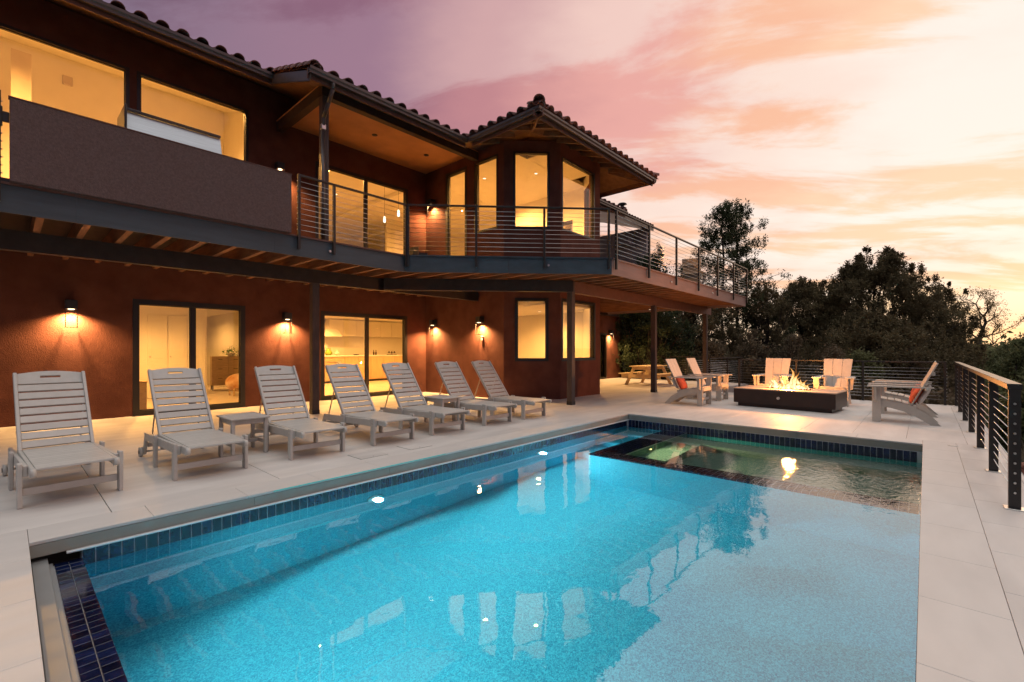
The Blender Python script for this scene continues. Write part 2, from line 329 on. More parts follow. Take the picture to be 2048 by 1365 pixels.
def field(x0, x1, y0, y1, px=1.35, py=0.675, ox=None, oy=None, skip=None):
    ox = x0 if ox is None else ox; oy = y0 if oy is None else oy
    xe = sorted(set([x0, x1] + [round(ox + k * px, 4) for k in range(-40, 60) if x0 + 0.04 < ox + k * px < x1 - 0.04]))
    ye = sorted(set([y0, y1] + [round(oy + k * py, 4) for k in range(-40, 60) if y0 + 0.04 < oy + k * py < y1 - 0.04]))
    for a, b in zip(xe, xe[1:]):
        for c, d in zip(ye, ye[1:]):
            if skip and skip((a + b) / 2, (c + d) / 2): continue
            ga = 0.003 if abs(a - 0.6) < 0.01 or abs(a - 1.95) < 0.01 and c < 6.2 else G
            gb = 0.003 if abs(b - 0.6) < 0.01 or abs(b - 1.95) < 0.01 and c < 6.2 else G
            paver(a + ga, b - gb, c + G, d - G)
CW = 0.38
field(-3.45, 9.31, V1 + CW, 12.1, ox=0.6)
field(9.31, 15.6, -0.75, 5.44, ox=9.31, oy=-0.455, py=0.675)
def houseskip(x, y): return (x < 13.4 and y > 8.2) or (x > 15.6 and y < 5.4)
field(9.31, 20.25, 5.44, 11.2, ox=9.31, skip=houseskip)
field(-3.45, 9.31, -0.75, -0.33, px=0.72, py=1, ox=0.19)
field(-3.45, U0 - CW, -0.33, V1 + CW, px=1.35, py=0.9, ox=U0 - CW, oy=V1 + CW)
# coping stones round the pool: thick blocks whose face shows above the tile line
def coping(x0, x1, y0, y1, along):
    s0, s1 = (x0, x1) if along == 'x' else (y0, y1); n = max(1, round((s1 - s0) / 0.72)); st = (s1 - s0) / n
    for k in range(n):
        a, b = s0 + k * st + G, s0 + (k + 1) * st - G
        q = (a, b, y0 + G, y1 - G) if along == 'x' else (x0 + G, x1 - G, a, b)
        paver(*q, m=coping_m, name='coping_stone', th=0.024)
coping(U0, U1 + CW, V1, V1 + CW, 'x'); coping(U0 - CW, U1 + CW, -0.33, V0, 'x')
coping(U1, U1 + CW, V0, V1, 'y'); coping(U0 - CW, U0, V0, V1 + CW, 'y')
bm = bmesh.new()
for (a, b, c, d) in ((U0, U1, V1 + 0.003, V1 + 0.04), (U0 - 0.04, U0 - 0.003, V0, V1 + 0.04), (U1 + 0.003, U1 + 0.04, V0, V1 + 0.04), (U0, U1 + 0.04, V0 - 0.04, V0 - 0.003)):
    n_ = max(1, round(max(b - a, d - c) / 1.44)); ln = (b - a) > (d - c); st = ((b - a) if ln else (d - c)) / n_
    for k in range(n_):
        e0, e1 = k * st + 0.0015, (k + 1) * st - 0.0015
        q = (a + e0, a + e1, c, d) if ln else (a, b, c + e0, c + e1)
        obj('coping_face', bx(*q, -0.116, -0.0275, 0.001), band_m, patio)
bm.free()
# slab under the pavers (with the pool cut out) and its retaining face
bm = bmesh.new()
for r in ((-3.5, 20.3, V1 + CW - 0.02, 12.3), (-3.5, 15.65, -0.80, V0 - 0.03), (U1 + 0.03, 15.65, V0 - 0.03, V1 + CW - 0.02), (-3.5, U0 - 0.03, V0 - 0.03, V1 + CW - 0.02)):
    if r[1] > 20:
        box(bm, -3.5, 15.65, r[2], 12.3, -0.3, -0.031); box(bm, 15.65, 20.3, 5.38, 12.3, -0.3, -0.031)
    else: box(bm, r[0], r[1], r[2], r[3], -0.3, -0.031)
obj('sub_slab', bm, grout_m, patio)
bm = bmesh.new(); box(bm, -3.5, 15.66, -0.82, -0.78, -2.6, -0.035); box(bm, 15.66, 15.70, -0.82, 5.4, -2.6, -0.035); box(bm, 15.70, 20.3, 5.36, 5.40, -2.6, -0.035); box(bm, 20.3, 20.34, 5.36, 12.3, -2.6, -0.035)
obj('retaining_wall', bm, concrete_m, patio)
bm = bmesh.new(); box(bm, -3.45, 15.62, -0.79, -0.752, -0.035, 0.0)
obj('edge_trim', bm, coping_m, patio)
# dark joints round the two skimmer lids and the lids themselves
for (x0, x1, y0, y1, lb) in ((2.97, 3.36, 5.22, 5.56, 'square skimmer lid set flush in the paving, the one nearer the camera'), (3.71, 4.08, 5.22, 5.56, 'square skimmer lid set flush in the paving, the one farther from the camera')):
    t = thing('skimmer_lid', lb, 'skimmer lid', ((x0 + x1) / 2, (y0 + y1) / 2, 0.0), group='skimmer lids beside the pool')
    w, h = (x1 - x0) / 2, (y1 - y0) / 2
    bm = bmesh.new(); box(bm, -w, w, -h, h, 0.0005, 0.0022); obj('rim', bm, grout_m, t)
    bm = bmesh.new(); box(bm, -w + 0.006, w - 0.006, -h + 0.006, h - 0.006, 0.001, 0.0045, 0.001); obj('lid', bm, paver_m, t)
    bm = bmesh.new(); tube(bm, (w * 0.0, -h * 0.75, 0.0045), (0, -h * 0.75, 0.0055), 0.008); obj('finger_hole', bm, black_metal, t)
t = thing('deck_drain', 'small round white drain cap set flush in the paving beyond the pool corner', 'drain', (9.06, -0.29, 0.0))
bm = bmesh.new(); lathe(bm, [(0.055, 0.0005), (0.055, 0.004), (0.04, 0.005)], 20); obj('cap', bm, cushion_w, t)
bm = bmesh.new(); lathe(bm, [(0.012, 0.004), (0.012, 0.0065)], 10); obj('screw', bm, steel, t)
# ------------------------------------------------------------------ pool
def plastermat(name, a, b, sc=70):
    m = bpy.data.materials.new(name); m.use_nodes = True; n = m.node_tree.nodes; l = m.node_tree.links
    p = n['Principled BSDF']; p.inputs['Roughness'].default_value = 0.85
    t = n.new('ShaderNodeTexCoord'); v = n.new('ShaderNodeTexVoronoi'); v.inputs['Scale'].default_value = sc; l.new(t.outputs['Object'], v.inputs['Vector'])
    nn = n.new('ShaderNodeTexNoise'); nn.inputs['Scale'].default_value = sc * 1.5; nn.inputs['Detail'].default_value = 2; l.new(t.outputs['Object'], nn.inputs['Vector'])
    sp = n.new('ShaderNodeSeparateColor'); l.new(v.outputs['Color'], sp.inputs[0]); f = mathn(n, l, 'MULTIPLY_ADD', sp.outputs[0], 0.75); n[-1].inputs[2].default_value = -0.1
    f = mathn(n, l, 'ADD', f, mathn(n, l, 'MULTIPLY', nn.outputs['Fac'], 0.3), True)
    c = mixc(n, l, f, a, b); l.new(c, p.inputs['Base Color']); return m
plaster = plastermat('blue pebble plaster', (0.006, 0.20, 0.31), (0.09, 0.60, 0.70), 115)
spa_plaster = plastermat('spa pebble plaster', (0.07, 0.18, 0.17), (0.28, 0.41, 0.33), 80)
pool = struct('swimming_pool')
PB = -1.62; UN = 0.385
bm = bmesh.new(); box(bm, UN - 0.15, U1 + 0.15, V0 - 0.15, V1 + 0.15, PB - 0.15, PB); obj('pool_floor', bm, plaster, pool)
bm = bmesh.new(); box(bm, UN, U1, V1 - 0.002, V1 + 0.15, PB, -0.285); box(bm, UN, U1, V0 - 0.15, V0, PB, -0.12); box(bm, U1, U1 + 0.15, V0 - 0.15, V1 + 0.15, PB, -0.43); box(bm, UN - 0.15, UN, V0 - 0.15, V1 + 0.15, PB, -0.30)
obj('pool_wall', bm, plaster, pool)
bm = bmesh.new(); box(bm, UN, U1, V1 + 0.004, V1 + 0.15, -0.285, -0.116); box(bm, U1 + 0.004, U1 + 0.15, V0, V1 + 0.15, -0.43, -0.116); box(bm, UN - 0.16, UN - 0.006, V0, V1 + 0.004, -0.30, -0.206)
obj('tile_bed', bm, tile_g, pool)
tl = mesh_from_bm(bx(-0.0350, 0.0350, -0.003, 0.004, -0.072, 0.072, 0.0012), 'tile', tile_b)
TP = 0.077; n = int((U1 - UN) / TP)
for k in range(n): link('tile', tl, pool, (UN + TP * (k + 0.5), V1 + 0.002, -0.205))
n2 = int((V1 - V0) / TP)
for k in range(n2): link('tile', tl, pool, (U1 + 0.002, V1 - TP * (k + 0.5), -0.195), (0, 0, R(90)))
bm = bmesh.new()
for k in range(n2): box(bm, U1 - 0.004, U1 + 0.004, V1 - TP * (k + 1) + 0.0025, V1 - TP * k - 0.0025, -0.43, -0.273)
for k in range(n): box(bm, UN + TP * k + 0.0025, UN + TP * (k + 1) - 0.0025, V0, V0 + 0.004, -0.27, -0.125)
tt = obj('underwater_tiles', bm, tile_b, pool); tt['kind'] = 'stuff'
sq = mesh_from_bm(bx(-0.0365, 0.0365, -0.0365, 0.0365, -0.008, 0.004, 0.0015), 'square_tile', tile_b)
for k in range(n2):
    for r in (0, 1): link('ledge_tile', sq, pool, (0.235 + 0.0385 + r * 0.077, V1 - TP * (k + 0.5), -0.198))
bm = bmesh.new(); box(bm, U0 + 0.012, 0.205, V0, V1 + 0.05, -0.30, -0.150, 0.004); box(bm, 0.205, 0.229, V0, V1 + 0.004, -0.30, -0.185); obj('cover_housing', bm, cover_m, pool)
bm = bmesh.new(); box(bm, U0 - 0.1, U0 + 0.012, V0, V1 + 0.1, -0.36, -0.30); obj('housing_void', bm, black_metal, pool)
bm = bmesh.new(); box(bm, 0.30, U1 - 0.02, V1 - 0.030, V1 + 0.0, -0.131, -0.117, 0.002); box(bm, 0.30, U1 - 0.02, V1 - 0.012, V1, -0.1165, -0.1155); obj('cover_track', bm, track_m, pool)
bm = bmesh.new(); box(bm, 1.75, 3.9, V1 - 0.0035, V1 - 0.0005, -0.012, -0.004); glint = obj('coping_glint', bm, glint_e, pool)  # added glowing strip that paints the cyan glint along the coping edge
# steps in the far corner, drains on the floor
for (a, b, z, nm) in ((8.25, U1, -0.55, 'step'), (7.6, 8.25, -0.85, 'step'), (6.95, 7.6, -1.2, 'step')):
    bm = bmesh.new(); box(bm, a, b, 3.93, V1 - 0.003, PB, z, 0.02); obj(nm, bm, plaster, pool)
# spa: a raised basin whose tiled walls stop just under the surface
spa = struct('spa'); SU, SUI, SVO, SVI, ST = 6.10, 6.43, 3.90, 3.45, -0.272
bm = bmesh.new(); box(bm, SU + 0.006, SUI - 0.006, V0, SVO - 0.006, PB, ST - 0.009); box(bm, SUI - 0.006, U1, SVI + 0.006, SVO - 0.006, PB, ST - 0.009); obj('spa_wall', bm, tile_g, spa)
bm = bmesh.new(); box(bm, SU, SU + 0.006, V0, SVO, PB, -0.36); box(bm, SU + 0.006, U1, SVO - 0.006, SVO, PB, -0.36); obj('spa_outer_plaster', bm, plaster, spa)
SF = -1.18
bm = bmesh.new(); box(bm, SUI, U1, V0, SVI, PB, SF)
box(bm, SUI, SUI + 0.45, V0, SVI, SF, -0.74); box(bm, SUI + 0.45, U1 - 0.5, SVI - 0.45, SVI, SF, -0.74); box(bm, U1 - 0.5, U1, V0, SVI, SF, -0.74); box(bm, SUI - 0.006, SUI, V0, SVI, SF, -0.36); box(bm, SUI, U1, SVI, SVI + 0.006, SF, -0.36)
obj('spa_bench', bm, spa_plaster, spa)
fl_ = mesh_from_bm(bx(-0.004, 0.004, -0.0365, 0.0365, -0.0365, 0.0365, 0.0015), 'spa_tile', tile_b)
ns = int((SVO - V0) / TP)
for k in range(ns):
    link('tile', fl_, spa, (SU, SVO - TP * (k + 0.5), ST - 0.045))
    for r in range(4): link('tile', sq, spa, (SU + 0.04 + r * 0.0825, SVO - TP * (k + 0.5), ST - 0.006))
bm = bmesh.new()
for k in range(int((U1 - SUI) / TP)):
    for r in range(6): box(bm, SUI + TP * k + 0.002, SUI + TP * (k + 1) - 0.002, SVI + 0.075 * r + 0.002, SVI + 0.075 * (r + 1) - 0.002, ST - 0.012, ST - 0.002)
tt = obj('spa_wall_tiles', bm, tile_b, spa); tt['kind'] = 'stuff'
for (x, y) in ((7.35, 2.2), (7.35, 1.75), (7.0, 0.9)):
    bm = bmesh.new(); lathe(bm, [(0.14, SF), (0.14, SF + 0.03), (0.11, SF + 0.04)], 22, (x, y, 0)); obj('drain_cover', bm, cover_m, spa)
# pool lights
def spot(name, loc, target, energy, col, angle=R(120), blend=0.6, radius=0.05, parent=None):
    l = bpy.data.lights.new(name, 'SPOT'); l.energy = energy; l.color = col; l.spot_size = angle; l.spot_blend = blend; l.shadow_soft_size = radius
    o = bpy.data.objects.new(name, l); COL.objects.link(o); o.location = loc
    o.rotation_euler = (Vector(target) - Vector(loc)).to_track_quat('-Z', 'Y').to_euler()
    if parent is not None: o.parent = parent
    return o
def plight(name, loc, energy, col, radius=0.05, parent=None):
    l = bpy.data.lights.new(name, 'POINT'); l.energy = energy; l.color = col; l.shadow_soft_size = radius
    o = bpy.data.objects.new(name, l); COL.objects.link(o); o.location = loc
    if parent is not None: o.parent = parent
    return o
POOLC = (0.56, 0.97, 1.0); PW = 360
for (x, e) in ((2.85, 1.0), (5.88, 1.0)):
    t = thing('pool_light', 'glowing round light set in the pool wall under water, the one %s the camera' % ('nearer' if x < 4 else 'farther from'), 'pool light', (x, V1 - 0.004, -0.56), 0, 'pool lights in the long wall')
    bm = bmesh.new(); lathe(bm, [(0.105, 0), (0.105, 0.02), (0.085, 0.03)], 20); o = obj('rim', bm, steel, t, rot=(R(90), 0, 0))
    bm = bmesh.new(); lathe(bm, [(0.05, 0.028), (0.05, 0.036), (0.02, 0.042)], 16); obj('lens', bm, pool_e, t, rot=(R(90), 0, 0))
    spot('pool_lamp', (x, V1 - 0.09, -0.56), (x + 0.1, 0.4, -1.05), PW * e, POOLC, R(172), 0.35, 0.045)
t = thing('pool_light', 'unseen round light added under water in the near end wall of the pool', 'pool light', (UN + 0.004, 2.0, -0.56), 0, 'pool lights in the long wall')
bm = bmesh.new(); lathe(bm, [(0.105, 0), (0.105, 0.02), (0.085, 0.03)], 20); obj('rim', bm, steel, t, rot=(0, R(90), 0))
bm = bmesh.new(); lathe(bm, [(0.05, 0.028), (0.05, 0.036), (0.02, 0.042)], 16); obj('lens', bm, pool_e, t, rot=(0, R(90), 0))
spot('pool_lamp', (UN + 0.09, 2.0, -0.56), (3.5, 1.9, -1.0), PW * 0.55, POOLC, R(172), 0.35, 0.045)  # unseen lamp added to brighten the near part of the pool floor
t = thing('spa_light', 'small glowing yellow light under water in the spa wall', 'spa light', (7.25, SVI - 0.012, -0.5), 0)
bm = bmesh.new(); lathe(bm, [(0.06, 0), (0.06, 0.015), (0.05, 0.02)], 16); obj('rim', bm, steel, t, rot=(R(90), 0, 0))
bm = bmesh.new(); lathe(bm, [(0.035, 0.018), (0.035, 0.026), (0.015, 0.03)], 14); obj('lens', bm, spa_e, t, rot=(R(90), 0, 0))
spot('spa_lamp', (7.25, SVI - 0.07, -0.5), (7.6, 1.2, -1.1), 80, (1.0, 0.90, 0.42), R(170), 0.5, 0.03)
# water
wm_ = bpy.data.materials.new('pool water'); wm_.use_nodes = True; n = wm_.node_tree.nodes; l = wm_.node_tree.links; n.remove(n['Principled BSDF'])
gb = n.new('ShaderNodeBsdfRefraction'); gb.inputs['IOR'].default_value = 1.333; gb.inputs['Roughness'].default_value = 0.0; gb.inputs['Color'].default_value = (0.93, 0.985, 1.0, 1)
gl_ = n.new('ShaderNodeBsdfGlossy'); gl_.inputs['Roughness'].default_value = 0.0; gl_.inputs['Color'].default_value = (1, 1, 1, 1); frw = n.new('ShaderNodeFresnel'); frw.inputs['IOR'].default_value = 2.2; mxw = n.new('ShaderNodeMixShader')
t = n.new('ShaderNodeTexCoord'); mpw = n.new('ShaderNodeMapping'); l.new(t.outputs['Object'], mpw.inputs[0]); mpw.inputs['Scale'].default_value = (1.0, 1.6, 1); mpw.inputs['Rotation'].default_value = (0, 0, R(20))
w1 = n.new('ShaderNodeTexNoise'); w1.inputs['Scale'].default_value = 1.7; w1.inputs['Detail'].default_value = 2; l.new(mpw.outputs[0], w1.inputs['Vector'])
w2 = n.new('ShaderNodeTexNoise'); w2.inputs['Scale'].default_value = 9; w2.inputs['Detail'].default_value = 3; w2.inputs['Distortion'].default_value = 1.0; l.new(mpw.outputs[0], w2.inputs['Vector'])
sx = n.new('ShaderNodeSeparateXYZ'); l.new(t.outputs['Object'], sx.inputs[0])
# the water is livelier where it spills round the spa jets
mr = n.new('ShaderNodeMapRange'); l.new(sx.outputs[0], mr.inputs[0]); mr.inputs[1].default_value = 5.4; mr.inputs[2].default_value = 7.2; mr.inputs[3].default_value = 0.03; mr.inputs[4].default_value = 0.55
my = n.new('ShaderNodeMapRange'); l.new(sx.outputs[1], my.inputs[0]); my.inputs[1].default_value = 2.9; my.inputs[2].default_value = 1.2; my.inputs[3].default_value = 0.06; my.inputs[4].default_value = 1.0
hh = mathn(n, l, 'ADD', mathn(n, l, 'MULTIPLY', w1.outputs['Fac'], 0.5), mathn(n, l, 'MULTIPLY', mathn(n, l, 'MULTIPLY', w2.outputs['Fac'], mr.outputs[0]), my.outputs[0]))
bp = n.new('ShaderNodeBump'); bp.inputs['Strength'].default_value = 0.35; bp.inputs['Distance'].default_value = 0.02; l.new(hh, bp.inputs['Height']); l.new(bp.outputs[0], gb.inputs['Normal']); l.new(bp.outputs[0], gl_.inputs['Normal']); l.new(bp.outputs[0], frw.inputs['Normal'])
l.new(frw.outputs[0], mxw.inputs[0]); l.new(gb.outputs[0], mxw.inputs[1]); l.new(gl_.outputs[0], mxw.inputs[2]); l.new(mxw.outputs[0], n['Material Output'].inputs[0])
bm = bmesh.new(); q = [bm.verts.new(p) for p in ((UN - 0.004, V0, WZ), (U1 + 0.003, V0, WZ), (U1 + 0.003, V1 + 0.001, WZ), (UN - 0.004, V1 + 0.001, WZ))]; bm.faces.new(q)
w = obj('water', bm, wm_); w['kind'] = 'structure'
# ================================================================== HOUSE
house = thing('house', 'two storey red stucco house with a clay tiled roof and lit windows beside the pool', 'house')
def wall(P, Q, z0, z1, nin, openings=(), th=0.2, m=stucco, name='wall', parent=house, min_=white_in):
    P = Vector((P[0], P[1])); Q = Vector((Q[0], Q[1])); L = (Q - P).length; d = (Q - P) / L
    ss = sorted(set([0, L] + [v for o in openings for v in o[:2]])); zz = sorted(set([z0, z1] + [v for o in openings for v in o[2:]]))
    cells = []
    for a, b in zip(ss, ss[1:]):
        for c, e in zip(zz, zz[1:]):
            mx, mz = (a + b) / 2, (c + e) / 2
            if any(o[0] < mx < o[1] and o[2] < mz < o[3] for o in openings): continue
            cells.append([(a, c), (b, c), (b, e), (a, e)])
    bm = slab(cells, lambda s, z: (P.x + d.x * s, P.y + d.y * s, z), (nin[0] * th, nin[1] * th, 0), mats=(0, 1, 0))
    return obj(name, bm, [m, min_], parent)
def window(P, Q, nin, s0, s1, z0, z1, mulls=(), fw=0.07, name='window', rec=0.05, fd=0.07, rail=None, sill=False):
    P = Vector((P[0], P[1])); Q = Vector((Q[0], Q[1])); d = (Q - P).normalized(); n = Vector(nin)
    def p3(s, z, dep): return (P.x + d.x * s + n.x * dep, P.y + d.y * s + n.y * dep, z)
    def fbox(bm, a, b, c, e, d0, d1):
        vs = [bm.verts.new(p3(s, z, dp)) for dp in (d0, d1) for s, z in ((a, c), (b, c), (b, e), (a, e))]
        for f in ((0, 1, 2, 3), (7, 6, 5, 4), (0, 4, 5, 1), (1, 5, 6, 2), (2, 6, 7, 3), (3, 7, 4, 0)): bm.faces.new([vs[i] for i in f])
    bm = bmesh.new(); r0, r1 = rec - 0.06, rec + fd
    fbox(bm, s0, s0 + fw, z0, z1, r0, r1); fbox(bm, s1 - fw, s1, z0, z1, r0, r1)
    fbox(bm, s0 + fw, s1 - fw, z1 - fw, z1, r0, r1); fbox(bm, s0 + fw, s1 - fw, z0, z0 + fw, r0, r1)
    if sill: fbox(bm, s0 - 0.02, s1 + 0.02, z0 - 0.02, z0 + 0.012, -0.07, r0 - 0.002)
    bmesh.ops.recalc_face_normals(bm, faces=bm.faces); w_ = obj(name, bm, frame_m, house)
    edges = [s0 + fw] + [v for mm in mulls for v in (mm - 0.045, mm + 0.045)] + [s1 - fw]
    for mm in mulls:
        b2 = bmesh.new(); fbox(b2, mm - 0.045, mm + 0.045, z0 + fw, z1 - fw, rec - 0.03, rec + 0.04); bmesh.ops.recalc_face_normals(b2, faces=b2.faces); obj('stile', b2, frame_m, w_)
    for a, b in zip(edges[::2], edges[1::2]):
        b3 = bmesh.new(); vs = [b3.verts.new(p3(s, z, rec + 0.005)) for s, z in ((a, z0 + fw), (b, z0 + fw), (b, z1 - fw), (a, z1 - fw))]; b3.faces.new(vs); obj('pane', b3, glass, w_)
        b4 = bmesh.new(); g_ = 0.018   # slim sash edge
        fbox(b4, a, a + g_, z0 + fw, z1 - fw, rec - 0.01, rec + 0.03); fbox(b4, b - g_, b, z0 + fw, z1 - fw, rec - 0.01, rec + 0.03); fbox(b4, a + g_, b - g_, z1 - fw - g_, z1 - fw, rec - 0.01, rec + 0.03); fbox(b4, a + g_, b - g_, z0 + fw, z0 + fw + g_, rec - 0.01, rec + 0.03)
        bmesh.ops.recalc_face_normals(b4, faces=b4.faces); obj('sash', b4, frame_m, w_)
    return w_
def inner(name, x0, x1, y0, y1, z0, z1, m=white_in): return obj(name, bx(x0, x1, y0, y1, z0, z1), m, house)
VW = 12.1; UR = 9.2; DK = 3.37
UA = -6.0
# main wall, lower and upper
A0 = (UA, VW); A1 = (UR + 0.2, VW)
def su(u): return u - UA
wall(A0, A1, -0.02, 3.02, (0, 1), [(su(1.75), su(3.85), 0.0, 2.42), (su(5.70), su(8.47), 0.0, 2.42)])
window(A0, A1, (0, 1), su(1.75), su(3.85), 0.0, 2.42, [su(2.80)], fw=0.10, name='sliding_door', sill=True)
window(A0, A1, (0, 1), su(5.70), su(8.47), 0.0, 2.42, [su(7.10)], fw=0.10, name='sliding_door', sill=True)
wall(A0, A1, 3.02, 7.84, (0, 1), [(su(-3.2), su(1.70), 4.35, 7.14), (su(1.82), su(3.92), 4.35, 7.14), (su(5.55), su(8.50), 3.40, 6.42)])
window(A0, A1, (0, 1), su(-3.2), su(1.70), 4.35, 7.14, [], fw=0.06)
window(A0, A1, (0, 1), su(1.82), su(3.92), 4.35, 7.14, [], fw=0.06)
window(A0, A1, (0, 1), su(5.55), su(8.50), 3.40, 6.42, [su(7.06)], fw=0.09, name='sliding_door')
# return wall (faces -u), from the inner corner towards the pool
B0 = (UR, VW); B1 = (UR, 8.62)
wall(B0, B1, -0.02, 3.02, (1, 0)); wall(B0, B1, 3.02, 7.13, (1, 0), [(VW - 11.10, VW - 10.12, 3.40, 6.84), (VW - 9.80, VW - 8.84, 4.76, 6.84)])
window(B0, B1, (1, 0), VW - 11.10, VW - 10.12, 3.40, 6.84, fw=0.09, name='glazed_door')
window(B0, B1, (1, 0), VW - 9.80, VW - 8.84, 4.76, 6.84, fw=0.06)
# octagonal bay: chamfer, front, chamfer
C0 = (UR, 8.62); C1 = (10.29, 7.49); CL = math.hypot(1.09, 1.13); cn = (0.72, 0.694)
wall(C0, C1, -0.02, 3.02, cn, [(0.31, 1.24, 1.05, 2.80)]); window(C0, C1, cn, 0.31, 1.24, 1.05, 2.80, fw=0.07)
wall(C0, C1, 3.02, 7.13, cn, [(0.26, 1.27, 4.72, 6.84)]); window(C0, C1, cn, 0.26, 1.27, 4.72, 6.84, fw=0.05)
D0 = (10.29, 7.49); D1 = (12.36, 7.49)
wall(D0, D1, -0.02, 3.02, (0, 1), [(0.04, 1.80, 1.05, 2.80)]); window(D0, D1, (0, 1), 0.04, 1.80, 1.05, 2.80, fw=0.07)
wall(D0, D1, 3.02, 7.13, (0, 1), [(0.06, 1.76, 4.70, 6.74)]); window(D0, D1, (0, 1), 0.06, 1.76, 4.70, 6.74, fw=0.05)
E0 = (12.36, 7.49); E1 = (13.45, 8.62); en = (-0.72, 0.694)
wall(E0, E1, -0.02, 3.02, en); wall(E0, E1, 3.02, 7.13, en, [(0.2, 1.3, 4.7, 6.74)]); window(E0, E1, en, 0.2, 1.3, 4.7, 6.74, fw=0.05)
F0 = (13.45, 8.62); F1 = (13.45, 11.2)
inner('partition_wall', 13.26, 13.44, 11.2, 12.3, 0.03, 2.66); inner('partition_wall', 13.26, 13.44, 11.2, 12.3, 3.39, 6.93); wall(F0, F1, -0.02, 3.02, (-1, 0)); wall(F0, F1, 3.02, 7.5, (-1, 0), [(0.5, 1.5, 3.4, 5.9)]); window(F0, F1, (-1, 0), 0.5, 1.5, 3.4, 5.9, name='glazed_door')
# set-back wing behind the covered terrace
G0 = (13.45, 11.2); G1 = (20.55, 11.2)
wall(G0, G1, -0.02, 3.02, (0, 1), [(5.0, 5.62, 0.0, 2.15)]); window(G0, G1, (0, 1), 5.0, 5.62, 0.0, 2.15, fw=0.08, name='glazed_door')
wall(G0, (16.2, 11.2), 3.02, 7.3, (0, 1), [(0.9, 1.9, 3.4, 5.9)]); window(G0, G1, (0, 1), 0.9, 1.9, 3.4, 5.9, name='glazed_door')
wall((20.55, 11.2), (20.55, 21), -0.02, 3.0, (-1, 0)); wall((16.2, 11.2), (16.2, 21), 3.0, 7.3, (-1, 0)); 
bm = bmesh.new(); box(bm, 16.2, 20.7, 11.0, 21, 2.98, 3.08); obj('terrace_roof', bm, beam_m, house)
# interior shell: floors, ceilings, partitions
inner('floor', UA, 20.5, 12.3, 21, -0.3, 0.03, floor_in); inner('floor', 9.42, 13.2, 8.75, 12.29, -0.3, 0.028, floor_in); inner('floor', 10.3, 12.3, 7.70, 8.75, -0.3, 0.026, floor_in)
inner('ceiling', UA, 20.5, 12.31, 21, 2.66, 2.80); inner('ceiling', 9.42, 13.2, 8.62, 12.1, 2.66, 2.80); inner('ceiling', 10.2, 12.4, 7.70, 8.61, 2.66, 2.80)
inner('floor', UA, 20.0, 12.31, 21, 3.20, 3.39, floor_in); inner('floor', 9.42, 13.2, 8.75, 12.29, 3.20, 3.388, floor_in); inner('floor', 10.3, 12.3, 7.70, 8.74, 3.2, 3.386, floor_in)
inner('back_wall', UA, 20.5, 21.0, 21.15, 0, 8.2); inner('end_wall', UA - 0.2, UA, VW, 21.15, -0.02, 7.8, stucco)
inner('partition_wall', 5.30, 5.45, 12.3, 21, 0.03, 2.66); inner('partition_wall', 0.9, 1.0, 12.3, 21, 0.03, 2.66); inner('partition_wall', 13.3, 13.45, 12.3, 21, 0.03, 2.66)
inner('partition_wall', 9.4, 13.4, 12.12, 12.28, 0.03, 2.66)
bm = bmesh.new(); poly_prism([(12.31, 3.39), (20.9, 3.39), (20.9, 8.6), (17.9, 9.62), (12.31, 7.80)], lambda v, z: (5.001, v, z), (0.12, 0, 0), bm); obj('partition_wall', bm, white_in, house)
inner('ceiling', 5.13, 16.2, 12.31, 21, 6.93, 7.03); inner('ceiling', 9.42, 13.4, 8.62, 12.30, 6.93, 7.03); inner('ceiling', 10.2, 12.45, 7.70, 8.61, 6.93, 7.03)
bm = bmesh.new(); poly_prism([(12.31, 7.70), (17.8, 9.50), (17.8, 9.60), (12.31, 7.80)], lambda v, z: (UA, v, z), (UA * -1 + 5.0, 0, 0), bm); obj('vaulted_ceiling', bm, white_in, house)
inner('back_wall', UA, 5.0, 17.8, 17.95, 3.39, 9.6)
# partition standing in the upper left room with a register on it
inner('partition_wall', 0.08, 0.40, 15.3, 15.42, 3.39, 8.18, floor_in)
bm = bmesh.new(); box(bm, 1.06, 1.26, 17.76, 17.80, 8.76, 9.01, 0.005); vt = obj('air_vent', bm, floor_in, house)
# tray ceiling line and crown beams in the living room
for x in (6.6, 9.2, 11.8): inner('ceiling_beam', x, x + 0.18, 12.35, 20.9, 6.80, 6.925)
inner('partition_wall', 11.0, 15.5, 17.2, 17.35, 3.39, 6.925)
inner('kitchen_island', 8.4, 11.2, 14.8, 15.6, 3.39, 4.45, joist_m)
# ------------------------------------------------------------------ roof
def ZA(v): return 6.93 + (v - 8.98) / 3.0
RV = 17.9
def roofpoly(name, pts, zf, th=0.10, m=roofdeck_m):
    bm = bmesh.new(); a = [bm.verts.new((x, y, zf(x, y))) for x, y in pts]; b = [bm.verts.new((x, y, zf(x, y) - th)) for x, y in pts]
    bm.faces.new(a); bm.faces.new(b[::-1])
    for i in range(len(pts)): j = (i + 1) % len(pts); bm.faces.new((a[i], b[i], b[j], a[j]))
    bmesh.ops.recalc_face_normals(bm, faces=bm.faces); return obj(name, bm, m, house)
TU0, TU1, TV0, TZ = 8.17, 14.33, 6.55, 6.98
TM = (TU0 + TU1) / 2; TH_ = (TU1 - TU0) / 2; RZ = TZ + TH_ / 3; VM = TV0 + TH_
val0 = (TZ - 6.93) * 3 + 8.98     # v where the valley starts at the eave
roofpoly('roof_plane', [(UA, 10.95), (4.10, 10.95), (4.10, 9.06), (TU0 + 0.05, 9.06), (TU0 + 0.05, val0), (TM, val0 + TH_), (TU1 - 0.05, val0), (TU1 - 0.05, 9.06), (16.9, 9.06), (16.9, RV), (UA, RV)], lambda x, y: ZA(y))
roofpoly('roof_plane', [(UA, RV), (16.9, RV), (16.9, 23), (UA, 23)], lambda x, y: ZA(RV) - (y - RV) / 3)
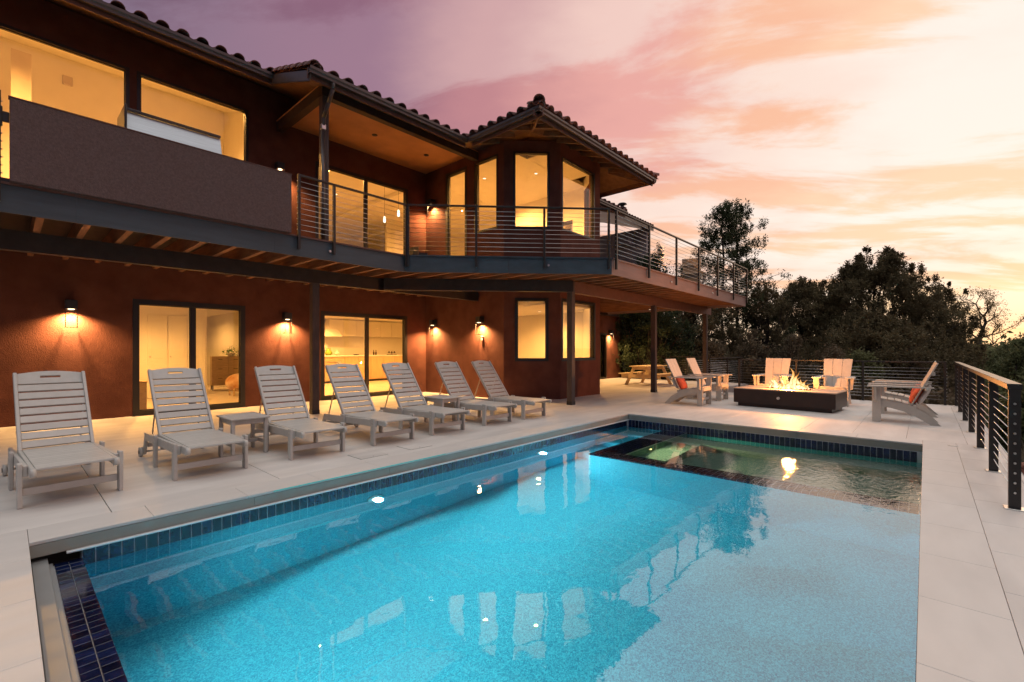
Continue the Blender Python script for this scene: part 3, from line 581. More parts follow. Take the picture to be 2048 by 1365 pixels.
roofpoly('tower_roof_plane', [(TU0 + 0.08, TV0 + 0.08), (TM, VM), (TM, val0 + TH_), (TU0 + 0.08, val0)], lambda x, y: TZ + (x - TU0) / 3)
roofpoly('tower_roof_plane', [(TU0 + 0.08, TV0 + 0.08), (TU1 - 0.08, TV0 + 0.08), (TM, VM)], lambda x, y: TZ + (y - TV0) / 3)
roofpoly('tower_roof_plane', [(TU1 - 0.08, TV0 + 0.08), (TU1 - 0.08, val0), (TM, val0 + TH_), (TM, VM)], lambda x, y: TZ + (TU1 - x) / 3)
# S-shaped clay tile: arch and pan, with thickness
TW, TL, TC = 0.33, 0.43, 0.37
bm = bmesh.new(); prof = []
for i in range(9):
    a_ = math.pi * i / 8; prof.append((-0.165 + 0.105 - 0.105 * math.cos(a_), 0.092 * math.sin(a_)))
prof += [(0.075, -0.012), (0.12, -0.018), (0.165, 0.0)]
rows = []
for y, tz, s in ((-0.04, 0.018, 1.0), (TL - 0.04, 0.0, 0.94)):
    rows.append(([bm.verts.new((x * s, y, z * s + tz + 0.02)) for x, z in prof], [bm.verts.new((x * s, y, z * s + tz + 0.005)) for x, z in prof]))
(a0, b0), (a1, b1) = rows
for i in range(len(prof) - 1):
    f = bm.faces.new((a0[i], a0[i + 1], a1[i + 1], a1[i])); f.smooth = True
    f = bm.faces.new((b0[i + 1], b0[i], b1[i], b1[i + 1])); f.smooth = True; bm.faces.new((b0[i], b0[i + 1], a0[i + 1], a0[i]))
stile_me = mesh_from_bm(bm, 'roof_tile', clay)
# barrel tile for hips and rakes
bm = bmesh.new(); rr = []
for y, r in ((-0.04, 0.125), (0.38, 0.100)):
    rr.append(([bm.verts.new((-r * math.cos(math.pi * i / 8), y, r * math.sin(math.pi * i / 8))) for i in range(9)], [bm.verts.new((-(r - .016) * math.cos(math.pi * i / 8), y, (r - .016) * math.sin(math.pi * i / 8))) for i in range(9)]))
for i in range(8):
    bm.faces.new((rr[0][0][i], rr[0][0][i + 1], rr[1][0][i + 1], rr[1][0][i])).smooth = True
    bm.faces.new((rr[0][1][i + 1], rr[0][1][i], rr[1][1][i], rr[1][1][i + 1])).smooth = True
    bm.faces.new((rr[0][1][i], rr[0][1][i + 1], rr[0][0][i + 1], rr[0][0][i]))
barrel_me = mesh_from_bm(bm, 'ridge_tile', clay)
tile_count = [0]
def place_tile(me, P, along, up, slope, name='roof_tile', jit=0.006):
    """along: horizontal eave direction, up: horizontal uphill direction"""
    c = math.cos(math.atan(slope)); s = math.sin(math.atan(slope))
    X = Vector((along[0], along[1], 0)); Y = Vector((up[0] * c, up[1] * c, s)); Z = X.cross(Y)
    if Z.z < 0: X = -X; Z = X.cross(Y)
    Mx = Matrix((X, Y, Z)).transposed().to_4x4(); Mx.translation = Vector(P) + Vector((random.uniform(-jit, jit), random.uniform(-jit, jit), random.uniform(0, jit)))
    return me, Mx
joined = []
def tile_rows(P0, along, up, length, courses, ok, indiv):
    n = int(length / TW)
    for j in range(courses):
        for i in range(n + 1):
            u = (i + 0.5) * TW; w = j * TC + 0.02
            x = P0[0] + along[0] * u + up[0] * w; y = P0[1] + along[1] * u + up[1] * w; z = P0[2] + w / 3
            if not ok(x, y): continue
            me, Mx = place_tile(stile_me, (x, y, z), along, up, 1 / 3.0)
            if j < indiv and tile_count[0] < 285:
                o = link('roof_tile', me, house); o.matrix_basis = Mx; tile_count[0] += 1
            else: joined.append(Mx)
tile_rows((TU0, TV0, TZ), (1, 0), (0, 1), TH_ * 2, 9, lambda x, y: min(x - TU0, TU1 - x) > (y - TV0) - 0.05, 2)
tile_rows((TU0, TV0, TZ), (0, 1), (1, 0), val0 - TV0 + TH_, 9, lambda x, y: (y - TV0) > (x - TU0) - 0.05 and (y - val0) < (x - TU0) + 0.05, 2)
tile_rows((4.06, 8.98, 6.93), (1, 0), (0, 1), TU0 - 4.06, 5, lambda x, y: y - val0 > (x - TU0) - 0.05, 3)
tile_rows((TU1 + 0.02, 8.98, 6.93), (1, 0), (0, 1), 16.9 - TU1, 5, lambda x, y: x < 16.9, 1)
tile_rows((UA, 10.9, ZA(10.9)), (1, 0), (0, 1), 4.06 - UA, 18, lambda x, y: True, 2)
tile_rows((4.06, 8.98 + 5 * TC, 6.93 + 5 * TC / 3), (1, 0), (0, 1), 12.9, 18, lambda x, y: (y - val0 > abs(TM - x) * -1 + TH_ - 0.02) and y < RV, 0)
tile_rows((TU1, val0 + TH_, TZ), (0, -1), (-1, 0), val0 - TV0 + TH_, 8, lambda x, y: False, 0)
vs0 = np.array([v.co for v in stile_me.vertices]); fc = [tuple(p.vertices) for p in stile_me.polygons]
V = []; F = []
for k, Mx in enumerate(joined):
    m4 = np.array(Mx); V.append(vs0 @ m4[:3, :3].T + m4[:3, 3]); F += [tuple(i + k * len(vs0) for i in f) for f in fc]
me = bpy.data.meshes.new('roof_tiles'); me.from_pydata(np.concatenate(V).tolist(), [], F); me.materials.append(clay)
o = link('upper_roof_tiles', me, house); o['kind'] = 'stuff'
def run_barrels(P, Q, name, big=1.0):
    P = Vector(P); Q = Vector(Q); d = (Q - P); L = d.length; d.normalize(); n = int(L / 0.34)
    X = d.cross(Vector((0, 0, 1))).normalized(); Z = X.cross(d)
    for k in range(n):
        Mx = Matrix((X, d, Z)).transposed().to_4x4(); Mx.translation = P + d * (k * 0.34) + Vector((0, 0, random.uniform(0, 0.008)))
        o = link(name, barrel_me, house); o.matrix_basis = Mx @ Matrix.Scale(big, 4)
run_barrels((TU0 + 0.0, TV0 + 0.0, TZ + 0.075), (TM, VM, RZ + 0.08), 'hip_tile', 1.12)
run_barrels((TU1, TV0, TZ + 0.06), (TM, VM, RZ + 0.08), 'hip_tile', 1.05)
run_barrels((4.10, 8.98, 6.97), (4.10, 10.95, ZA(10.95) + 0.04), 'rake_tile')
# gutters, fascia boards
def gutter(P, Q, out, ztop, name='gutter'):
    """P-Q along the outer lip, out = horizontal unit pointing away from the roof"""
    ix, iy = -out[0], -out[1]; prof = [(0.0, 0.0), (0.0, -0.055), (0.025, -0.085), (0.03, -0.125), (0.13, -0.125), (0.13, 0.0), (0.12, 0.0), (0.12, -0.11), (0.035, -0.11), (0.012, -0.05), (0.012, 0.0)]
    bm = bmesh.new(); A = [bm.verts.new((P[0] + ix * a, P[1] + iy * a, ztop + b)) for a, b in prof]; B = [bm.verts.new((Q[0] + ix * a, Q[1] + iy * a, ztop + b)) for a, b in prof]
    n = len(prof)
    for i in range(n): bm.faces.new((A[i], A[(i + 1) % n], B[(i + 1) % n], B[i]))
    bm.faces.new(A[::-1]); bm.faces.new(B); bmesh.ops.recalc_face_normals(bm, faces=bm.faces); obj(name, bm, gutter_m, house)
    bm = bmesh.new(); a, b = 0.132, 0.165
    pts = [(P[0] + ix * a, P[1] + iy * a), (Q[0] + ix * a, Q[1] + iy * a), (Q[0] + ix * b, Q[1] + iy * b), (P[0] + ix * b, P[1] + iy * b)]
    slab([pts], lambda x, y: (x, y, ztop - 0.20), (0, 0, 0.17), bm); obj('fascia_board', bm, beam_red, house)
gutter((UA, 10.86), (4.06, 10.86), (0, -1), ZA(10.9) + 0.01)
gutter((4.00, 8.93), (TU0, 8.93), (0, -1), 6.955)
gutter((TU0, TV0), (TU0, 8.93), (-1, 0), 6.975)
gutter((TU0, TV0), (TU1, TV0), (0, -1), 6.975)
gutter((TU1, TV0), (TU1, 9.0), (1, 0), 6.975)
gutter((TU1 + 0.02, 8.93), (16.9, 8.93), (0, -1), 6.955)
bm = bmesh.new(); bar(bm, (4.045, 9.03, 6.80), (4.045, 10.95, ZA(10.95) - 0.10), 0.03, 0.2, up=(0, 0, 1)); obj('barge_board', bm, gutter_m, house)
# rafters under the tower eaves
for k in range(11):
    x = TU0 + 0.35 + k * 0.56
    bm = bmesh.new(); e = min(x - TU0, TU1 - x); v1 = min(TV0 + max(e, 0.35), 8.6)
    bar(bm, (x, TV0 + 0.18, TZ + 0.06 - 0.17), (x, min(v1, 7.55), TZ + (min(v1, 7.55) - TV0) / 3 - 0.17), 0.045, 0.12); obj('rafter', bm, roofdeck_m, house)
for k in range(4):
    y = TV0 + 0.55 + k * 0.56
    bm = bmesh.new(); bar(bm, (TU0 + 0.18, y, TZ + 0.06 - 0.17), (9.18, y, TZ + (9.18 - TU0) / 3 - 0.17), 0.045, 0.12); obj('rafter', bm, roofdeck_m, house)
for (p, q) in (((TU0 + 0.15, TV0 + 0.15, TZ - 0.13), (9.3, 7.68, TZ + 0.20)), ((TU1 - 0.15, TV0 + 0.15, TZ - 0.13), (13.2, 7.68, TZ + 0.20))):
    bm = bmesh.new(); bar(bm, p, q, 0.06, 0.15); obj('hip_rafter', bm, roofdeck_m, house)
# porch: ceiling, beams, post, downspout, downlight
obj('porch_ceiling', bx(4.56, 9.19, 9.63, 12.09, 7.10, 7.13), ceil_porch, house)
obj('porch_beam', bx(4.56, 9.19, 9.62, 9.78, 6.86, 7.095), beam_m, house); obj('porch_beam', bx(4.56, 4.72, 9.785, 12.09, 6.86, 7.094), beam_m, house)
obj('porch_post', bx(4.565, 4.715, 9.625, 9.775, DK + 0.0, 6.855, 0.006), post_m, house)
bm = bmesh.new(); pts = [(4.50, 9.00, 6.84), (4.50, 9.02, 6.72), (4.51, 9.22, 6.52), (4.53, 9.48, 6.30), (4.56, 9.58, 6.16), (4.56, 9.58, 3.45)]
for a, b in zip(pts, pts[1:]): tube(bm, a, b, 0.042, 10)
obj('downspout', bm, gutter_m, house)
obj('spout_bracket', bx(4.51, 4.61, 9.53, 9.62, 6.08, 6.2, 0.01), steel, house)
def downlight(x, y, z, parent=house, e=0, ang=150, lit=True, tgt=None):
    bm = bmesh.new(); lathe(bm, [(0.075, 0.0), (0.075, -0.008), (0.05, -0.010)], 18); o = obj('downlight_trim', bm, white_in if lit else frame_m, parent, (x, y, z))
    bm = bmesh.new(); lathe(bm, [(0.048, -0.008), (0.048, -0.013)], 16); obj('downlight_lens', bm, can_e if lit else frame_m, o)
    if e: spot('downlight_lamp', (x, y, z - 0.03), (x, y, z - 2), e, WARM, R(ang), 0.6, 0.05)
downlight(6.6, 10.9, 7.10, lit=False); downlight(8.3, 10.9, 7.10, lit=False)
# rooftop vent and the far wing of the house
wing = thing('house_wing', 'far grey stucco wing with a tiled eave and a small wall box, behind the balcony', 'house wing')
obj('wall', bx(24.0, 24.3, 11.56, 17, -2.2, 8.19), stucco_grey, wing)
bm = bmesh.new(); a = [(17.2, 11.30, 8.20), (24.35, 11.30, 8.20), (24.35, 17, 10.1), (17.2, 17, 10.1)]; vs = [bm.verts.new(p) for p in a] + [bm.verts.new((p[0], p[1], p[2] - 0.18)) for p in a]
for f in ((0, 1, 2, 3), (7, 6, 5, 4), (0, 4, 5, 1), (1, 5, 6, 2), (2, 6, 7, 3), (3, 7, 4, 0)): bm.faces.new([vs[i] for i in f])
obj('roof', bm, gutter_m, wing)
for i in range(24):
    me_, Mx = place_tile(stile_me, (17.3 + i * 0.3, 11.3, 8.24), (1, 0), (0, 1), 1 / 3.0); o = link('roof_tile', me_, wing); o.matrix_basis = Mx
for j in range(1, 10):
    me_, Mx = place_tile(stile_me, (24.1, 11.3 + j * TC, 8.24 + j * TC / 3), (1, 0), (0, 1), 1 / 3.0); o = link('roof_tile', me_, wing); o.matrix_basis = Mx
bm = bmesh.new(); box(bm, 23.4, 23.99, 12.35, 13.3, 7.4, 7.9, 0.02); box(bm, 23.3, 23.99, 12.25, 13.4, 7.28, 7.39, 0.01); obj('wall_box', bm, stucco_grey, wing)
t = thing('roof_vent', 'small metal flue with a black cap on the far tiled roof', 'flue', (22.6, 12.3, 8.45))
bm = bmesh.new(); lathe(bm, [(0.17, 0.0), (0.17, 0.55), (0.15, 0.6)], 14); obj('flue', bm, stucco_grey, t)
bm = bmesh.new(); lathe(bm, [(0.20, 0.6), (0.24, 0.66), (0.1, 0.74), (0.1, 0.80), (0.26, 0.86), (0.2, 0.92)], 14); obj('cap', bm, black_metal, t)
# ================================================================== BALCONY
balc = thing('balcony', 'raised timber balcony with slate fascia running round the upper storey on dark posts', 'balcony')
BV, CV, BE = 8.2, 5.1, 18.89
P45a, P45b = (5.67, BV), (8.87, CV)
poly = [(UA, BV + 0.02), (5.66, BV + 0.02), (8.86, CV + 0.02), (BE, CV + 0.02), (BE, 11.19), (13.46, 11.19), (13.46, 8.6), (12.37, 7.48), (10.28, 7.48), (9.19, 8.6), (9.19, 12.09), (UA, 12.09)]
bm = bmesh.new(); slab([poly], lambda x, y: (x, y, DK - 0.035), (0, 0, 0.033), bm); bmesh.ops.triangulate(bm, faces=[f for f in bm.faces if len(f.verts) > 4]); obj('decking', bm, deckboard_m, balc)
def strip(P, Q, z0, z1, th, m, name, parent, side=1, bev=0.0):
    P = Vector((P[0], P[1])); Q = Vector((Q[0], Q[1])); d = (Q - P).normalized(); n = Vector((-d.y, d.x)) * side * th
    bm = bmesh.new(); slab([[(P.x, P.y), (Q.x, Q.y), (Q.x + n.x, Q.y + n.y), (P.x + n.x, P.y + n.y)]], lambda x, y: (x, y, z0), (0, 0, z1 - z0), bm)
    if bev: bmesh.ops.bevel(bm, geom=list(bm.edges), offset=bev, segments=1, affect='EDGES')
    return obj(name, bm, m, parent)
ee = [UA, -3.0, 0.62, 3.05, 5.67]
for a, b in zip(ee, ee[1:]): strip((a + 0.001, BV - 0.02), (b - 0.001, BV - 0.02), 3.02, DK - 0.02, 0.04, fascia_m, 'fascia', balc, 1)
strip((5.66, BV - 0.025), (7.25, 6.66), 3.02, DK - 0.02, 0.04, fascia_m, 'fascia', balc, 1); strip((7.252, 6.658), (8.858, 5.075), 3.02, DK - 0.02, 0.04, fascia_m, 'fascia', balc, 1)
ee = [8.87, 11.6, 14.9, BE]
for a, b in zip(ee, ee[1:]): strip((a + 0.001, CV - 0.02), (b - 0.001, CV - 0.02), 3.02, DK - 0.02, 0.04, fascia_warm, 'fascia', balc, 1)
strip((BE, CV), (BE, 11.19), 3.02, DK - 0.02, 0.04, fascia_warm, 'fascia', balc, 1)
strip((UA, BV - 0.05), (5.675, BV - 0.05), DK - 0.018, DK + 0.008, 0.1, beam_red, 'edge_board', balc, 1)
strip((5.67, BV - 0.055), (8.865, 5.04), DK - 0.0185, DK + 0.0075, 0.1, fascia_m, 'edge_board', balc, 1)
strip((8.87, CV - 0.05), (BE, CV - 0.05), DK - 0.018, DK + 0.008, 0.1, fascia_warm, 'edge_board', balc, 1)
ju = 0.30 - 0.451 * 8
while ju < BE - 0.1:
    v0 = BV + 0.03 if ju < 5.6 else (CV + 0.04 if ju > 8.85 else BV + 0.05 - (ju - 5.67) * (BV - CV) / (8.87 - 5.67))
    v1 = 12.08 if ju < 9.15 else (8.62 - (ju - 9.2) * 1.04 - 0.02 if ju < 10.29 else (7.47 if ju < 12.36 else (7.49 + (ju - 12.36) * 1.04 - 0.03 if ju < 13.45 else 11.18)))
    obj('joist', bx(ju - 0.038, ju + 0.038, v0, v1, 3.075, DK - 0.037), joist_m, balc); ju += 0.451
bz0, bz1 = 2.79, 3.073
obj('beam', bx(UA, 9.19, 9.63, 9.77, bz0, bz1), beam_m, balc)
strip((6.10, 9.628), (9.42, 6.50), bz0 + 0.002, bz1 - 0.002, 0.14, beam_m, 'beam', balc, -1)
strip((9.52, 6.48), (19.3, 6.48), bz0, bz1 - 0.001, 0.14, beam_red, 'beam', balc, 1)
for i, (x, y) in enumerate(((4.43, 9.7), (9.44, 6.55), (14.02, 6.50), (18.66, 6.50), (-1.4, 9.7))):
    top = bz0 if i in (0, 2, 3, 4) else bz1
    o = obj('post', bx(x - 0.075, x + 0.075, y - 0.075, y + 0.075, 0.0, top - 0.001, 0.006), post_m, balc)
    obj('post_shoe', bx(x - 0.08, x + 0.08, y - 0.08, y + 0.08, 0.0, 0.09, 0.004), black_metal, balc)
for (x, y) in ((4.02, BV), (7.85, 6.06), (12.0, CV), (15.2, CV)):   # coach bolt heads
    bm = bmesh.new(); nrm_ = (0, -1) if x != 7.85 else (-0.69, -0.72)
    tube(bm, (x, y - 0.02, 3.19), (x + nrm_[0] * 0.02, y - 0.02 + nrm_[1] * 0.02 - 0.01, 3.19), 0.022, 10); obj('bolt_head', bm, steel, balc)
# stucco parapet panel standing on the balcony edge
t = thing('parapet_panel', 'long brown grey stucco screen panel standing on the balcony edge', 'parapet', (1.66, 8.12, 0))
obj('panel', bx(-1.63, 1.63, -0.05, 0.05, DK + 0.008, 4.375, 0.006), stucco_panel, t); obj('cap', bx(-1.64, 1.64, -0.056, 0.056, 4.376, 4.388), beam_red, t)
bm = bmesh.new(); box(bm, -1.735, -1.685, -0.03, 0.03, 4.02, 4.26, 0.012); box(bm, -1.69, -1.631, -0.015, 0.015, 4.08, 4.2, 0.004); obj('hinge_box', bm, black_metal, t)
# ------------------------------------------------------------------ cable railings
def railing(name, label, pts, posts, zb, zt, ncab, mat, pw=0.045, pd=0.05, cat='railing', base='side', group=None, cap=(0.055, 0.03), endbolts=True, crad=0.0045, off=0.0, zc0=None, zc1=None):
    """pts: the ground line of the railing; posts: (x, y, angle, isend)"""
    c = Vector((sum(p[0] for p in pts) / len(pts), sum(p[1] for p in pts) / len(pts), zt - 1.07)); t = thing(name, label, cat, c, group=group)
    def L(p, z): return Vector((p[0] - c.x, p[1] - c.y, z - c.z))
    pm = {}
    for (x, y, an, end) in posts:
        if 'p' not in pm: pm['p'] = mesh_from_bm(bx(-pw / 2, pw / 2, -pd / 2, pd / 2, zb - zt, -cap[1], 0.003), 'post', mat)
        o = link('post', pm['p'], t, L((x, y), zt), (0, 0, an))
        if base == 'plate': obj('base_plate', bx(-0.065, 0.065, -0.065, 0.065, zb - zt, zb - zt + 0.008, 0.002), steel, t, L((x, y), zt), (0, 0, an))
    zs = [(zc0 if zc0 is not None else zb + 0.1) + ((zc1 if zc1 is not None else zt - 0.12) - (zc0 if zc0 is not None else zb + 0.1)) * k / (ncab - 1) for k in range(ncab)]
    for a, b in zip(pts, pts[1:]):
        for z in zs:
            bm = bmesh.new(); tube(bm, L(a, z), L(b, z), crad, 5); obj('cable', bm, steel, t)
        bm = bmesh.new(); d = (Vector(b) - Vector(a)).normalized(); ex = Vector((d.x, d.y)) * pw * 0.5
        bar(bm, L((a[0] - ex.x, a[1] - ex.y), zt - cap[1] / 2), L((b[0] + ex.x, b[1] + ex.y), zt - cap[1] / 2), cap[0], cap[1], bev=0.002); obj('top_rail', bm, mat, t)
    for (x, y, an, end) in posts:
        if end:
            dx, dy = math.cos(an), math.sin(an)
            for z in zs: bm = bmesh.new(); tube(bm, L((x - dx * (pw / 2 - 0.001) * end, y - dy * (pw / 2 - 0.001) * end), z), L((x - dx * (pw / 2 + 0.012) * end, y - dy * (pw / 2 + 0.012) * end), z), 0.011, 8, 0.008); obj('bolt_head', bm, steel, t)
    return t
ZT = 4.44
railing('balcony_railing', 'cable railing on the balcony between the stucco panel and its first corner', [(3.44, BV - 0.07), (5.66, BV - 0.07)], [(3.44, BV - 0.07, 0, 1), (4.08, BV - 0.07, 0, 0), (5.66, BV - 0.07, 0, -1)], 3.13, ZT, 10, rail_metal, group='balcony cable railings', zc0=3.47, zc1=4.32)
d45 = Vector((8.87 - 5.67, CV - BV)).normalized(); o45 = Vector((-0.696, -0.718)) * 0.06
pp = [Vector((5.67, BV)) + d45 * s + o45 for s in (0.09, 1.52, 2.98, 4.39)]; an45 = math.atan2(d45.y, d45.x)
railing('balcony_railing', 'cable railing along the angled corner of the balcony in front of the bay', [tuple(pp[0]), tuple(pp[-1])], [(p.x, p.y, an45, e) for p, e in zip(pp, (1, 0, 0, -1))], 3.13, ZT, 10, rail_metal, group='balcony cable railings', zc0=3.47, zc1=4.32)
cu = [8.98, 10.59, 12.25, 13.91, 15.58, 17.25, 18.86]
railing('balcony_railing', 'long cable railing on the far stretch of the balcony beyond the bay', [(cu[0], CV - 0.07), (cu[-1], CV - 0.07), (cu[-1], 9.0)], [(x, CV - 0.07, 0, 1 if i == 0 else (-1 if i == 6 else 0)) for i, x in enumerate(cu)] + [(cu[-1], 5.35, R(90), 1), (cu[-1], 7.2, R(90), 0), (cu[-1], 9.0, R(90), -1)], 3.13, ZT, 10, rail_metal, group='balcony cable railings', zc0=3.47, zc1=4.32)
railing('balcony_railing', 'short end of a cable railing at the left edge of the balcony', [(-3.2, BV - 0.07), (-0.06, BV - 0.07)], [(-3.2, BV - 0.07, 0, 0), (-1.6, BV - 0.07, 0, 0), (-0.06, BV - 0.07, 0, -1)], 3.13, ZT, 10, rail_metal, group='balcony cable railings', zc0=3.47, zc1=4.32)
# patio railings
ru = [5.83 + 1.64 * k for k in range(6)] + [15.50]
railing('patio_railing', 'black cable railing along the right side of the pool deck with steel bolt heads', [(5.83, -0.57), (15.50, -0.57)], [(x, -0.57, 0, 1 if i == 0 else 0) for i, x in enumerate(ru)], 0.0, 1.077, 10, rail_metal, pw=0.05, pd=0.075, base='plate', group='patio cable railings', cap=(0.09, 0.05), zc0=0.14, zc1=0.905, crad=0.004)
rv = [-0.36, 1.25, 2.8, 4.35]
railing('patio_railing', 'black cable railing across the far end of the deck behind the fire table', [(15.50, rv[0]), (15.50, rv[-1])], [(15.50, y, R(90), 1 if i == 0 else (-1 if i == 3 else 0)) for i, y in enumerate(rv)], 0.0, 1.077, 10, rail_metal, pw=0.05, pd=0.06, base='plate', group='patio cable railings', cap=(0.06, 0.035), zc0=0.14, zc1=0.905)
railing('patio_railing', 'short cable railing beside the stair gap left of the fire table', [(16.2, 5.5), (20.0, 5.5)], [(16.2, 5.5, 0, 1), (18.1, 5.5, 0, 0), (20.0, 5.5, 0, -1)], 0.0, 1.077, 10, rail_metal, base='plate', group='patio cable railings', zc0=0.14, zc1=0.905)
railing('patio_railing', 'cable railing at the far end of the covered terrace behind the picnic table', [(20.1, 5.6), (20.1, 10.0)], [(20.1, 5.6, R(90), 1), (20.1, 7.8, R(90), 0), (20.1, 10.0, R(90), -1)], 0.0, 1.077, 10, rail_metal, base='plate', group='patio cable railings', zc0=0.14, zc1=0.905)
# ================================================================== WALL LANTERNS
def lantern(loc, rz, label, e=560.0, group='wall lanterns'):
    """wall is the plane y=0 of the local frame, the lamp stands off towards -y; origin at the top of the glass"""
    t = thing('wall_lantern', label, 'wall lantern', loc, rz, group)
    w, d, hg = 0.085, 0.195, 0.345
    obj('back_plate', bx(-0.055, 0.055, -0.018, -0.001, -0.02, 0.20, 0.003), black_metal, t)
    bm = bmesh.new(); box(bm, -w, w, -d, -0.0185, 0.012, 0.175, 0.003); obj('housing', bm, black_metal, t)
    bm = bmesh.new(); s = 0.0045
    for x in (-w + s, w - s):
        for y in (-d + s,): box(bm, x - s, x + s, y - s, y + s, -hg, 0.0115)
        box(bm, x - s, x + s, -d + 2 * s, -0.036, -hg, -hg + 0.011)
    for y in (-d + s,): box(bm, -w + 2 * s, w - 2 * s, y - s, y + s, -hg, -hg + 0.0111)
    obj('cage', bm, black_metal, t)
    bm = bmesh.new()
    for q in (((-w + s, -d + s), (w - s, -d + s)), ((-w + s, -0.03), (-w + s, -d + s)), ((w - s, -d + s), (w - s, -0.03))):
        vs = [bm.verts.new((q[0][0], q[0][1], -hg + 0.01)), bm.verts.new((q[1][0], q[1][1], -hg + 0.01)), bm.verts.new((q[1][0], q[1][1], 0.01)), bm.verts.new((q[0][0], q[0][1], 0.01))]; bm.faces.new(vs)
    obj('glass_panel', bm, lantern_glass, t)
    bm = bmesh.new(); lathe(bm, [(0.048, 0.0115), (0.048, 0.002), (0.03, -0.004)], 16, (0, -0.130, 0)); obj('lens', bm, lamp_e, t)
    spot('lantern_lamp', (0, -0.130, -0.018), (0, -0.130, -2), e, (1.0, 0.56, 0.21), R(150), 0.75, 0.045, parent=t)
    return t
# spot() aims in world space from local coordinates: straight down works in any yaw
yv = VW - 0.001
lantern((0.83, yv, 2.13), 0, 'wall lantern on the lower red wall left of the bedroom sliding door')
lantern((4.78, yv, 2.13), 0, 'wall lantern on the lower red wall between the two ground floor sliding doors')
lantern((4.60, yv, 5.87), 0, 'wall lantern on the upper wall glowing just above the end of the stucco panel', 420)
lantern((UR - 0.001, 11.60, 2.14), R(-90), 'wall lantern on the lower side wall next to the inner corner')
lantern((UR - 0.001, 9.46, 2.14), R(-90), 'wall lantern on the lower side wall directly above a small outlet box')
lantern((UR - 0.001, 11.68, 5.97), R(-90), 'wall lantern on the upper side wall beside the tall glazed balcony door', 380)
lantern((19.3, 11.199, 2.12), 0, 'far wall lantern beside the narrow dark door behind the picnic table', 420)
t = thing('outlet_box', 'small weatherproof outlet box on the side wall under a lantern', 'outlet', (UR - 0.001, 9.43, 1.70), R(-90))
obj('cover', bx(-0.04, 0.04, -0.05, -0.001, -0.06, 0.06, 0.006), stucco_grey, t); obj('lip', bx(-0.045, 0.045, -0.058, -0.051, 0.045, 0.06, 0.003), stucco_grey, t)
# covered terrace and far wing get their light from two more lamps of the same kind under the balcony
for (x, y) in ((15.2, 9.6), (18.2, 8.6)):
    o = thing('terrace_downlight', 'recessed downlight under the balcony over the %s of the covered terrace' % ('near part' if x < 16 else 'picnic table'), 'downlight', (x, y, 3.07))
    bm = bmesh.new(); lathe(bm, [(0.08, 0.004), (0.08, -0.004), (0.06, -0.006)], 16); obj('trim', bm, frame_m, o)
    bm = bmesh.new(); lathe(bm, [(0.05, -0.005), (0.05, -0.010)], 14); obj('lens', bm, can_e, o)
    spot('terrace_lamp', (x, y, 3.03), (x, y, 0), 400, (1.0, 0.52, 0.17), R(150), 0.7, 0.06)
# ================================================================== INTERIOR LIGHT AND FURNITURE
INT = []
def can(x, y, z, e, parent=house): downlight(x, y, z, parent, e, 165)
for (x, y) in ((2.2, 13.6), (2.6, 16.2), (4.0, 18.6)): can(x, y, 2.659, 620)
for (x, y) in ((6.6, 13.6), (9.0, 15.0), (11.5, 15.4), (8.0, 17.2)): can(x, y, 2.659, 620)
for (x, y) in ((10.6, 10.4), (12.0, 9.6)): can(x, y, 2.659, 380)
for (x, y) in ((-1.5, 14.0), (2.6, 14.3)):
    z = 7.70 + (y - 12.31) * (1.8 / 5.49) - 0.012; can(x, y, z, 2000)
for (x, y) in ((6.4, 13.6), (7.9, 15.6), (10.4, 10.6), (11.2, 9.1), (12.2, 11.2), (11.0, 14.4)): can(x, y, 6.929, 600)
def pend(x, y, z, lb):
    t = thing('pendant_lamp', 'small glowing glass pendant lamp seen through the upper sliding door', 'pendant lamp', (x, y, z), group='glowing pendant lamps upstairs')
    t['label'] = lb
    bm = bmesh.new(); lathe(bm, [(0.015, 0.10), (0.035, 0.12), (0.04, 0.2), (0.03, 0.29), (0.015, 0.32)], 14); obj('shade', bm, pend_e, t)
    bm = bmesh.new(); tube(bm, (0, 0, 0.32), (0, 0, 6.93 - z), 0.005, 6); obj('cord', bm, frame_m, t)
for (px, Y, py, lb) in ((769, 15.5, 452, 'small glowing pendant lamp upstairs, the lower one on the left'), (797, 14.8, 440, 'small glowing pendant lamp upstairs, the one nearer the right door jamb')):
    p = at(px, Y); pend(p.x, p.y, zat(py, Y), lb)
# bedroom: closet doors, chest of drawers, plant, bench with fur throw, low box
cl = thing('closet', 'white panelled closet doors inside the bedroom', 'closet', (3.45, 15.8, 0.03))
obj('front', bx(-2.4, 0.55, 0.0, 5.0, 0, 2.63), white_in, cl)
for k in range(3):
    d = obj('closet_door', bx(-0.85 + k * 0.46, -0.85 + k * 0.46 + 0.44, -0.035, -0.001, 0.01, 2.30, 0.004), white_in, cl)
    for (a, b) in ((0.15, 0.95), (1.1, 2.15)): obj('door_panel', bx(-0.85 + k * 0.46 + 0.08, -0.85 + k * 0.46 + 0.36, -0.042, -0.0355, a, b, 0.003), white_in, d)
    bm = bmesh.new(); tube(bm, (-0.80 + k * 0.46, -0.036, 1.15), (-0.80 + k * 0.46, -0.06, 1.15), 0.018, 10); obj('knob', bm, steel, d)
dr = thing('dresser', 'pale wooden chest of drawers inside the lit bedroom', 'dresser', (4.98, 17.3, 0.03), R(-8))
drm = M('pale oak', (0.50, 0.36, 0.20), 0.6, var=0.12, scale=8, stretch=(1, 1, 6))
obj('carcass', bx(-0.45, 0.45, 0, 0.45, 0.16, 1.12, 0.005), drm, dr)
for x in (-0.42, 0.42):
    for y in (0.03, 0.42): obj('leg', bx(x - 0.015, x + 0.015, y - 0.015, y + 0.015, 0, 0.16), frame_m, dr)
